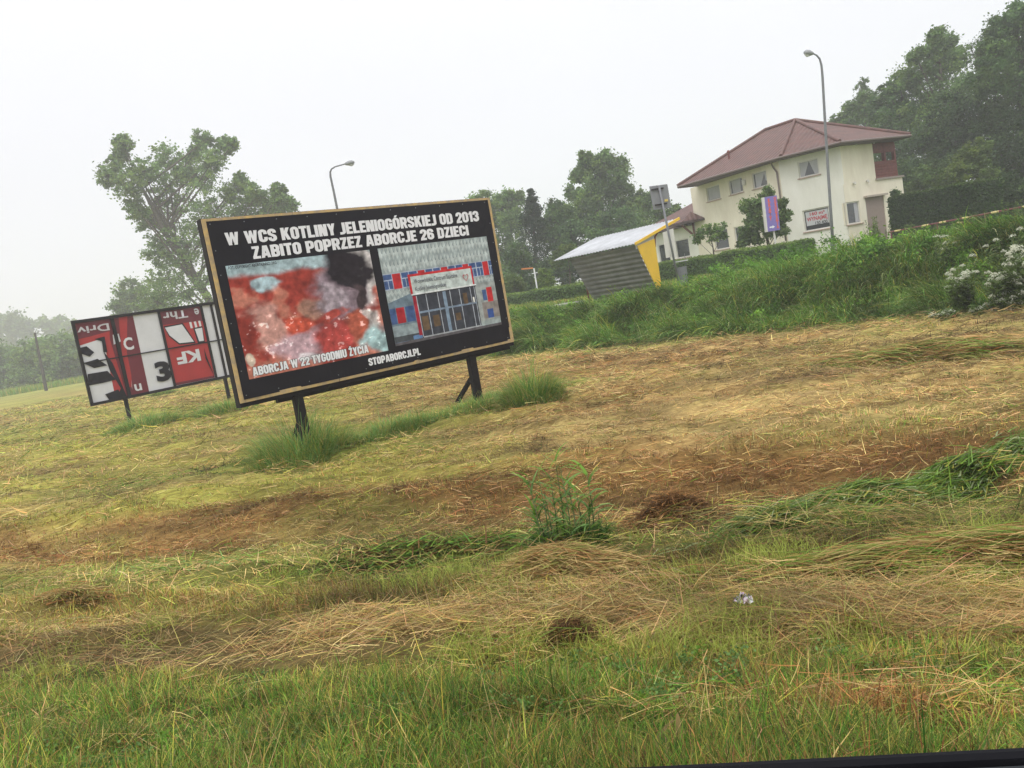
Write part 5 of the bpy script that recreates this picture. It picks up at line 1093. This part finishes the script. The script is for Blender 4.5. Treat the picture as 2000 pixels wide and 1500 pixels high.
V, Fq, cc = leafcloud(WEED[0], rng.uniform(.14, .32, len(WEED[0])), 70, .085, WEED[1]); tag(npmesh('bank_weeds', V, Fq, cc, M_LEAF), 'leafy weeds mixed into the long grass of the bank', kind='stuff')
n = 420; x, y, r = polar(n, 1.9, 4.2, 0); k_ = (tu(x, y)[0] < 3.5)*(rng.random(n) < ss(.42, .6, fbm(x*1.3, y*1.3, 171))); x, y = x[k_], y[k_]; n = len(x)
V, Fq, cc = leafcloud(np.stack([x, y, height(x, y)+.05], -1), rng.uniform(.04, .09, n), 60, .017, np.where((rng.random(n) < .5)[:, None], C_BLUE*.8, C_GREEN)*(.6+.6*rng.random((n, 1))), vert=.5); tag(npmesh('clover', V, Fq, cc, M_LEAF), 'small leaved clover and herbs mixed into the near verge grass', kind='stuff')
# hedges: a clipped box of leaves round a twiggy core
def hedge(label, pa, pb, wd, z0, z1_, leaf, colr, n):
    pa, pb = np.array(pa[:2]), np.array(pb[:2]); dl = pb-pa; ln = np.linalg.norm(dl); dl /= ln; nr = np.array([-dl[1], dl[0]])
    root = empty('hedge', (*(pa+pb)/2, hz(*(pa+pb)/2))); tag(root, label, 'hedge')
    s = rng.random(n)*ln; face = rng.random(n); w_ = rng.uniform(-.5, .5, n); h_ = rng.random(n)
    w_ = np.where(face < .6, np.sign(w_)*.5, w_); h_ = np.where(face >= .6, 1, h_)
    en = rng.random(n) < .12; w_ = np.where(en, rng.uniform(-.5, .5, n), w_); h_ = np.where(en, rng.random(n), h_); s = np.where(en, np.where(rng.random(n) < .5, 0, ln)+rng.normal(0, .04, n), s); face = np.where(en, 0, face)
    w_ = w_*wd*(1+.12*(fbm(s*1.1, h_*2, 3)-.5))+rng.normal(0, .05, n); wob = .22*(fbm(s*.8, s*0, 7)-.5)+.12*(fbm(s*3, s*0, 9)-.5)
    x = pa[0]+dl[0]*s+nr[0]*w_; y = pa[1]+dl[1]*s+nr[1]*w_; gz = height(x, y)
    z = gz+(h_*(z1_-gz))+np.where(face >= .6, rng.normal(0, .035, n), 0)+wob*h_
    P = np.stack([x, y, z], -1)
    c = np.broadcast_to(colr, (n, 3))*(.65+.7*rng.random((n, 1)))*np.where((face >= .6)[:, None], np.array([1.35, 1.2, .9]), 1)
    V, Fq, cc = leafcloud(P, np.full(n, .04), 2, leaf, c)
    npmesh('foliage', V, Fq, cc, M_LEAF, root)
    m = MB(); mid = (pa+pb)/2; m.box((*mid, (z0+z1_)/2-.05), v3(dl, 0), v3(nr, 0), Zv, ln/2-.06, wd/2-.07, (z1_-z0)/2-.05); m.build('branches', mat('hedge_twigs', (.02, .028, .014), .95, .3, 20), root)
    return settle(root)
hedge('long low clipped hedge along the front of the house', aty(1290, 535, 47), aty(1575, 470, 37.5), 1.0, -1.0, -.03, .09, GL*.95, 26000)
hedge('low clipped hedge between the black billboard and the shelter', aty(900, 590, 60), aty(1140, 560, 46), 1.2, -1.0, -.30, .12, GL*.95, 14000)
hedge('tall dark clipped hedge right of the house', aty(1757, 420, 42.5), aty(1938, 408, 38.2), 1.6, -1.0, 1.30, .10, GD*.75, 36000)
tree('shrub', 'dark overgrown shrubs closing the right end of the big hedge', 'shrub', [(1945, 380, 26, 0), (1975, 370, 28, 0), (1960, 400, 26, 0), (2005, 385, 32, 0), (2040, 370, 36, 0)], 41, .14, GD*.7, npl=110, trunk_r=.08)

# ------------------------------------------------------------------ plants on the bank
def leafy_weed(label, P, hgt, n_stem, colr, name='tall_weed', cat='weed', wd=.03, group=None, rad=.15, leafl=.12, d_=30):
    root = empty(name, (P[0], P[1], hz(P[0], P[1]))); tag(root, label, cat, group)
    sets = []; sm = MB()
    for k in range(n_stem):
        a = rng.uniform(0, 6.28); r = rad*math.sqrt(rng.random()); b = np.array([P[0]+r*math.cos(a), P[1]+r*math.sin(a), 0]); b[2] = hz(b[0], b[1])
        h_ = hgt*(.6+.5*rng.random()); tip = b+np.array([rng.normal(0, .08*h_), rng.normal(0, .08*h_), h_]); sm.tube([b-Zv*.05, (b+tip)/2+np.array([.01, 0, 0]), tip], [.007, .006, .002], 4)
        nl_ = int(26*h_/.8); s = rng.random(nl_)**.8
        Q = b+(tip-b)*s[:, None]; ln = leafl*(1.15-.75*s)*(.7+.6*rng.random(nl_))
        sets.append(blades(Q, rng.uniform(0, 6.28, nl_), ln, rng.uniform(.5, 1.1, nl_), rng.uniform(.2, 1.2, nl_), ln*.3, colr*(.75+.5*rng.random((nl_, 1))), root_dark=1))
    v, f, c = join(sets); npmesh('leaves', v, f, c, M_LEAF, root); sm.build('stem', mat('green_stem', (.10, .14, .05), .7, .2), root)
    return settle(root)
for (px, py, d, hg, ns, lab) in ((1712, 452, 29, 1.25, 22, 'pointed leafy weed standing before the taupe door of the house'), (1775, 448, 30, .9, 9, 'leafy weed on the bank crest before the left end of the big hedge'),
        (1797, 446, 31, .75, 7, 'small weed on the bank crest just right of the leafy one by the hedge'), (1830, 437, 31, .7, 6, 'low bright weed under the left part of the barrier rail'), (1872, 432, 29, .75, 8, 'weed cluster below the middle of the barrier rail'),
        (1985, 425, 26, .95, 12, 'leafy weed at the right edge of the picture below the rail'), (1560, 470, 33, .6, 8, 'bright weeds under the banner window'), (1645, 460, 31, .7, 10, 'weeds at the foot of the tall street lamp'),
        (1940, 445, 27, .6, 8, 'bushy weed under the lower barrier rail'), (1170, 590, 29, .6, 14, 'dark round weed in front of the shelter rear wall')):
    p = aty(px, py, d); leafy_weed(lab, p, hg, ns, GB*.95 if 'dark' not in lab else GL, group='tall weeds on the bank', rad=.22 if ns < 12 else .4, leafl=.17)
def parsley(label, spots, d):
    p0 = aty(*np.mean(spots, 0), d); g0 = hz(p0[0], p0[1]); root = empty('cow_parsley', (p0[0], p0[1], g0)); tag(root, label, 'wild flowers', 'white flowering cow parsley on the bank')
    lv_ = []; sm = MB(); b = np.array([p0[0], p0[1], g0-.03])
    for (px, py) in spots:
        t_ = aty(px, py, d+rng.uniform(-.35, .35)); k_ = np.array([b[0]*.35+t_[0]*.65, b[1]*.35+t_[1]*.65, b[2]+.25*(t_[2]-b[2])])
        sm.tube([b, k_, t_], [.006, .005, .003], 4)
        n = 75; R_3 = .085*(.65+.6*rng.random()); rr = R_3*np.sqrt(rng.random(n)); a = rng.uniform(0, 6.28, n)
        P = t_+np.stack([rr*np.cos(a), rr*np.sin(a), .05*(1-(rr/R_3)**2)+rng.normal(0, .010, n)], -1)
        v, f, c = leafcloud(P, np.full(n, .006), 1, .024, np.broadcast_to(np.array([.66, .67, .54]), (n, 3)), jit=.1); npmesh('flower_head', v, f, c, M_LEAF, root)
        nl_ = 34; s = rng.random(nl_); Q = k_+(t_-k_)*(s*.85)[:, None]+rng.normal(0, .05, (nl_, 3))
        lv_.append(blades(Q, rng.uniform(0, 6.28, nl_), rng.uniform(.10, .26, nl_), rng.uniform(.6, 1.2, nl_), rng.uniform(.3, 1.2, nl_), rng.uniform(.03, .06, nl_), GB*(.4+.6*rng.random((nl_, 1))), root_dark=1))
    v, f, c = join(lv_); npmesh('leaves', v, f, c, M_LEAF, root)
    sm.build('stem', mat('green_stem', (.1, .14, .05)), root)
    return settle(root)
def scatter(cx, cy, rx, ry, n): return [(cx+rng.uniform(-1, 1)*rx, cy+rng.uniform(-1, 1)*ry) for _ in range(n)]
parsley('largest white flowering bush at the right edge of the bank', scatter(1960, 570, 36, 36, 62)+scatter(1985, 520, 22, 40, 32), 16.8)
parsley('loose white flowers left of the largest flowering bush', scatter(1880, 548, 34, 20, 20), 17.6)
parsley('short upright row of white flower heads below the weeds', [(1845, 463), (1848, 475), (1842, 488), (1851, 502), (1852, 533), (1865, 475), (1829, 463)], 20.5)
parsley('low white flowers at the foot of the bank by the mown hay', scatter(1840, 615, 24, 8, 12), 17.2)
parsley('sparse white flower heads scattered high on the bank at the right', [(1900, 500), (1925, 482), (1945, 470), (1960, 492), (1978, 462), (1880, 520), (1992, 448)], 19)
parsley('white flower heads between the big bush and the mown hay', scatter(1925, 605, 30, 10, 9), 16.8)

# ------------------------------------------------------------------ details on the meadow
def mound(name, label, cat, P, L_, W_, H_, az0, n, cols, wd, ln, spread_=.25, droop=.5):
    g = hz(P[0], P[1]); s = rng.normal(0, .42, n)*L_; w_ = rng.normal(0, .36, n)*W_
    x = P[0]+math.cos(az0)*s-math.sin(az0)*w_; y = P[1]+math.sin(az0)*s+math.cos(az0)*w_
    hh = .02+H_*np.exp(-(s/L_)**2*(.8 if H_ == .19 else 1.8)-(w_/W_)**2*1.8)*rng.random(n)**.5
    az = az0+rng.normal(0, spread_, n)+math.pi*(rng.random(n) < .5)
    l_3 = ln*(.5+.8*rng.random(n)); c = cols[rng.integers(0, len(cols), n)]*(.65+.7*rng.random((n, 1)))
    Q = np.stack([x-np.cos(az)*l_3*.5, y-np.sin(az)*l_3*.5, height(x, y)+hh], -1)
    v, f, c = blades(Q, az, l_3, np.pi/2+rng.normal(-.15, .15, n), rng.normal(droop, .25, n), wd*(.6+.8*rng.random(n)), c, nseg=4, root_dark=1)
    v = v-np.array([P[0], P[1], g], np.float32); o = npmesh(name, v, f, c, M_GRASS); o.location = (P[0], P[1], g); return tag(o, label, cat)
pa, pb = gpix(1480, 1030), gpix(1985, 905); az_ = math.atan2(pb[1]-pa[1], pb[0]-pa[0]); pm = (pa+pb)/2
LG = np.stack([C_GREEN*.85, C_BLUE*.9, C_DKG, np.array([.24, .31, .19]), C_GREEN*.6, C_OLIVE*.9, C_DKG*.7])
mound('grass_heap', 'long swathe of fresh dark green cut grass at the right side', 'grass heap', pm+(pb-pa)*.05, np.linalg.norm(pb-pa)*.60, .30, .19, az_, 11000, LG*np.array([1.1, 1.02, .8]), .009, .36, .35, .6)
mound('grass_heap', 'right end of the green swathe where the blades pile highest', 'grass heap', gpix(1880, 930), .9, .30, .13, az_, 1700, LG*np.array([1.1, 1.02, .8]), .011, .32, .6, .9)
pm = gpix(830, 1085); mound('grass_heap', 'dark broad leaved cut grass left of the tall upright plant', 'grass heap', pm, 1.2, .22, .09, UAZ, 1300, np.stack([C_DKG, C_GREEN, C_OLIVE, C_DARK]), .012, .26, .8)
pm = gpix(330, 1120); mound('grass_heap', 'pale wilted reed leaves lying left below the rust coloured cut', 'grass heap', pm, 1.0, .2, .07, UAZ, 900, np.stack([C_OLIVE*1.4, C_STRAW, C_BLUE*1.2]), .012, .3, .7)
pm = gpix(140, 1165); mound('hay_heap', 'low brown hay mound near the left edge', 'hay heap', pm, .40, .15, .05, UAZ, 900, np.stack([C_RUST, C_STRAW*.8, C_OLIVE]), .005, .3, .6, .9)
pm = gpix(1120, 1262); mound('hay_heap', 'small dark brown hay lump with a hole in the near row', 'hay heap', pm, .15, .11, .12, UAZ, 2400, np.stack([C_DARK*.6, C_RUST*.45, C_DARK*.8, C_DARK*.4]), .0035, .13, 1.5, 1.4)
pm = gpix(1320, 1030); mound('hay_heap', 'dark brown matted tuft at the foot of the ditch face', 'hay heap', pm, .5, .24, .26, UAZ, 3400, np.stack([C_DARK, C_RUST*.7, C_RUST, C_DARK*.7]), .006, .22, 1.5, 1.2)
pm = gpix(1100, 1125); mound('hay_heap', 'rounded brown hay mound below the tall upright plant', 'hay heap', pm, .55, .24, .17, UAZ, 4200, np.stack([C_RUST, C_STRAW*.8, C_OLIVE, C_STRAW]), .0045, .32, .5, 1.0)
pm = gpix(1830, 1115); mound('hay_heap', 'green brown wave of combed hay at the right', 'hay heap', pm, 1.1, .3, .16, UAZ, 3600, np.stack([C_OLIVE, C_STRAW*.9, C_GREEN, C_RUST]), .005, .42, .3, .8)
pm = gpix(1830, 700); mound('hay_heap', 'long low ridge of cut hay along the foot of the bank', 'hay heap', pm, 2.2, .7, .22, math.atan2(-.75, .66), 4200, np.stack([C_STRAW, C_OLIVE, C_RUST, C_GREEN]), .012, .6, .4, .8)
# tall upright reed plant
P0 = gpix(1110, 1062); pr_ = empty('reed_plant', (P0[0], P0[1], hz(P0[0], P0[1]))); tag(pr_, 'tall upright green reed plant left standing in the mown meadow', 'plant')
dpl = P0[1]; stems = [((1058, 1060), (1030, 930)), ((1072, 1062), (1052, 930)), ((1090, 1065), (1073, 925)), ((1105, 1060), (1085, 905)), ((1118, 1065), (1095, 915)), ((1128, 1062), (1106, 930)), ((1165, 1068), (1146, 925)), ((1140, 1066), (1125, 960)), ((1080, 1066), (1062, 960)), ((1150, 1068), (1150, 985)), ((1066, 1064), (1045, 985))]
sets = []; sm = MB()
for a, b in stems:
    p, q_ = aty(*a, dpl+rng.uniform(-.08, .08)), aty(*b, dpl+rng.uniform(-.08, .08)); p[2] = hz(p[0], p[1])-.03
    sm.tube([p, (p+q_)/2+np.array([.01, 0, 0]), q_], [.0065, .005, .002], 5)
    nl_ = 16; s = np.linspace(.1, 1.0, nl_)+rng.normal(0, .03, nl_); Q = p+(q_-p)*s[:, None]
    sets.append(blades(Q, rng.choice([0, math.pi], nl_)+rng.normal(0, .5, nl_), rng.uniform(.14, .30, nl_), rng.uniform(.15, .7, nl_), rng.uniform(.6, 2.2, nl_), rng.uniform(.02, .034, nl_), np.where((rng.random(nl_) < .5)[:, None], C_BLUE*1.1, C_GREEN*1.2)*(.8+.4*rng.random((nl_, 1))), nseg=5, root_dark=1))
nb_ = 900; a = rng.uniform(0, 6.28, nb_); rr = .30*np.sqrt(rng.random(nb_)); Q = np.stack([P0[0]+rr*np.cos(a)*1.1, P0[1]+rr*np.sin(a)*.6, np.zeros(nb_)], -1); Q[:, 2] = height(Q[:, 0], Q[:, 1])
sets.append(blades(Q, a+rng.normal(0, .7, nb_), rng.uniform(.08, .24, nb_), rng.uniform(.1, .7, nb_), rng.uniform(.5, 2.2, nb_), rng.uniform(.006, .014, nb_), np.where((rng.random(nb_) < .6)[:, None], C_DKG, C_GREEN)*(.7+.5*rng.random((nb_, 1))), nseg=5))
o_ = 0; vv_, ff_, cc_ = join(sets); npmesh('leaves', vv_, ff_, cc_, M_LEAF, pr_); sm.build('stem', mat('green_stem', (.1, .14, .05)), pr_, smooth=True); settle(pr_)
# crumpled wrapper
P0 = gpix(1457, 1212); V_ = []; nw = 13
for i in range(nw):
    for j in range(nw):
        a, b = (i/(nw-1)-.5), (j/(nw-1)-.5); V_.append((a*.07+.009*rng.normal(), b*.05+.007*rng.normal(), .025+.010*rng.normal()-.06*(a*a+b*b)))
V_ = np.array(V_); ii = np.arange(nw*nw).reshape(nw, nw); FF = np.stack([ii[:-1, :-1], ii[:-1, 1:], ii[1:, 1:], ii[1:, :-1]], -1).reshape(-1, 4)
cw = np.where((rng.random(nw*nw) < .7)[:, None], np.array([.76, .68, .74]), np.where((rng.random(nw*nw) < .5)[:, None], np.array([.16, .34, .24]), np.array([.5, .3, .42])))
ow = npmesh('wrapper', V_, FF, cw, M_PRINT, None); ow.location = (P0[0], P0[1], hz(P0[0], P0[1])+.10); tag(ow, 'crumpled white and lilac wrapper lying in the hay', 'litter')
# broad leaved dock weeds close to the car
def dock(label, px, py, n, L_, colr):
    P = gpix(px, py); root = empty('dock_plant', (P[0], P[1], hz(P[0], P[1]))); tag(root, label, 'weed'); az = rng.uniform(0, 6.28, n)
    Q = np.repeat(np.array([[P[0], P[1], hz(P[0], P[1])+.03]]), n, 0)+rng.normal(0, .02, (n, 3))
    ln = L_*(.7+.5*rng.random(n)); v, f, c = blades(Q, az, ln, rng.uniform(.3, .8, n), rng.uniform(.5, 1.1, n), ln*.33, colr*(.8+.4*rng.random((n, 1))), nseg=6, root_dark=1)
    npmesh('leaves', v, f, c, M_LEAF, root, smooth=True); return settle(root)
dock('broad leaved weed low in the green verge left of centre', 820, 1455, 7, .075, GB*.8); dock('small weed with browned leaves at the bottom centre', 1310, 1484, 6, .08, np.array([.2, .14, .05]))
dock('pale broad leaved weed in the verge near the left third', 600, 1440, 6, .07, GB*.9)

# ------------------------------------------------------------------ car door edge at the lower right
c0, c1 = atz(1230, 1500, -.47), atz(2000, 1461, -.47); dv = c1-c0; dv[2] = 0; dv /= np.linalg.norm(dv)
nv_ = np.array([dv[1], -dv[0], 0]); nv_ = nv_ if nv_[1] < 0 else -nv_
cc = empty('car_door', (*(c0+dv*.3+nv_*.06)[:2], -1.19)); tag(cc, 'dark car door top with a black rubber window seal at the lower right', 'car door')
def prof(name, pts, m_, s0=-.6, s1=1.2):
    m = MB(); n_ = len(pts); i0 = len(m.v)
    for s_ in (s0, s1):
        for a, b in pts: m.v.append(tuple(c0+dv*s_+nv_*a+Zv*b))
    for k in range(n_): k2 = (k+1) % n_; m.f.append((k, k2, n_+k2, n_+k)); m.uv.append(None)
    m.f.append(tuple(range(n_))[::-1]); m.uv.append(None); m.f.append(tuple(range(n_, 2*n_))); m.uv.append(None)
    return m.build(name, m_, cc, smooth=False)
prof('rubber_seal', [(.0, 0), (.004, .003), (.010, .004), (.014, 0), (.016, -.012), (0, -.012), (-.003, -.006)], mat('black_rubber', (.006, .006, .008), .7, .1, spec=.1))
prof('inner_seal', [(.020, -.003), (.026, .001), (.034, .001), (.040, -.004), (.040, -.014), (.020, -.014)], mat('black_rubber2', (.012, .014, .017), .5, .1, spec=.2))
prof('door_panel', [(-.004, -.013), (.042, -.013), (.12, -.03), (.13, -.3), (.11, -.70), (-.02, -.70), (-.05, -.3)], mat('dark_car_paint', (.008, .012, .014), .35, .05, spec=.3))
settle(cc)

# ------------------------------------------------------------------ haze
m = bpy.data.materials.new('mist'); m.use_nodes = True; n = m.node_tree; n.nodes.clear()
o = N(n, 'ShaderNodeOutputMaterial'); pv = N(n, 'ShaderNodeVolumePrincipled'); pv.inputs['Density'].default_value = .0018; pv.inputs['Color'].default_value = (.95, .95, .98, 1); pv.inputs['Anisotropy'].default_value = .2
n.links.new(pv.outputs[0], o.inputs['Volume'])
mb = MB(); mb.box((0, 240, 20), (1, 0, 0), (0, 1, 0), (0, 0, 1), 530, 305, 24.5); hb = mb.build('haze', m); tag(hb, 'thin grey rain mist over the whole field', kind='stuff')
print('blades ok', len(bpy.data.objects))
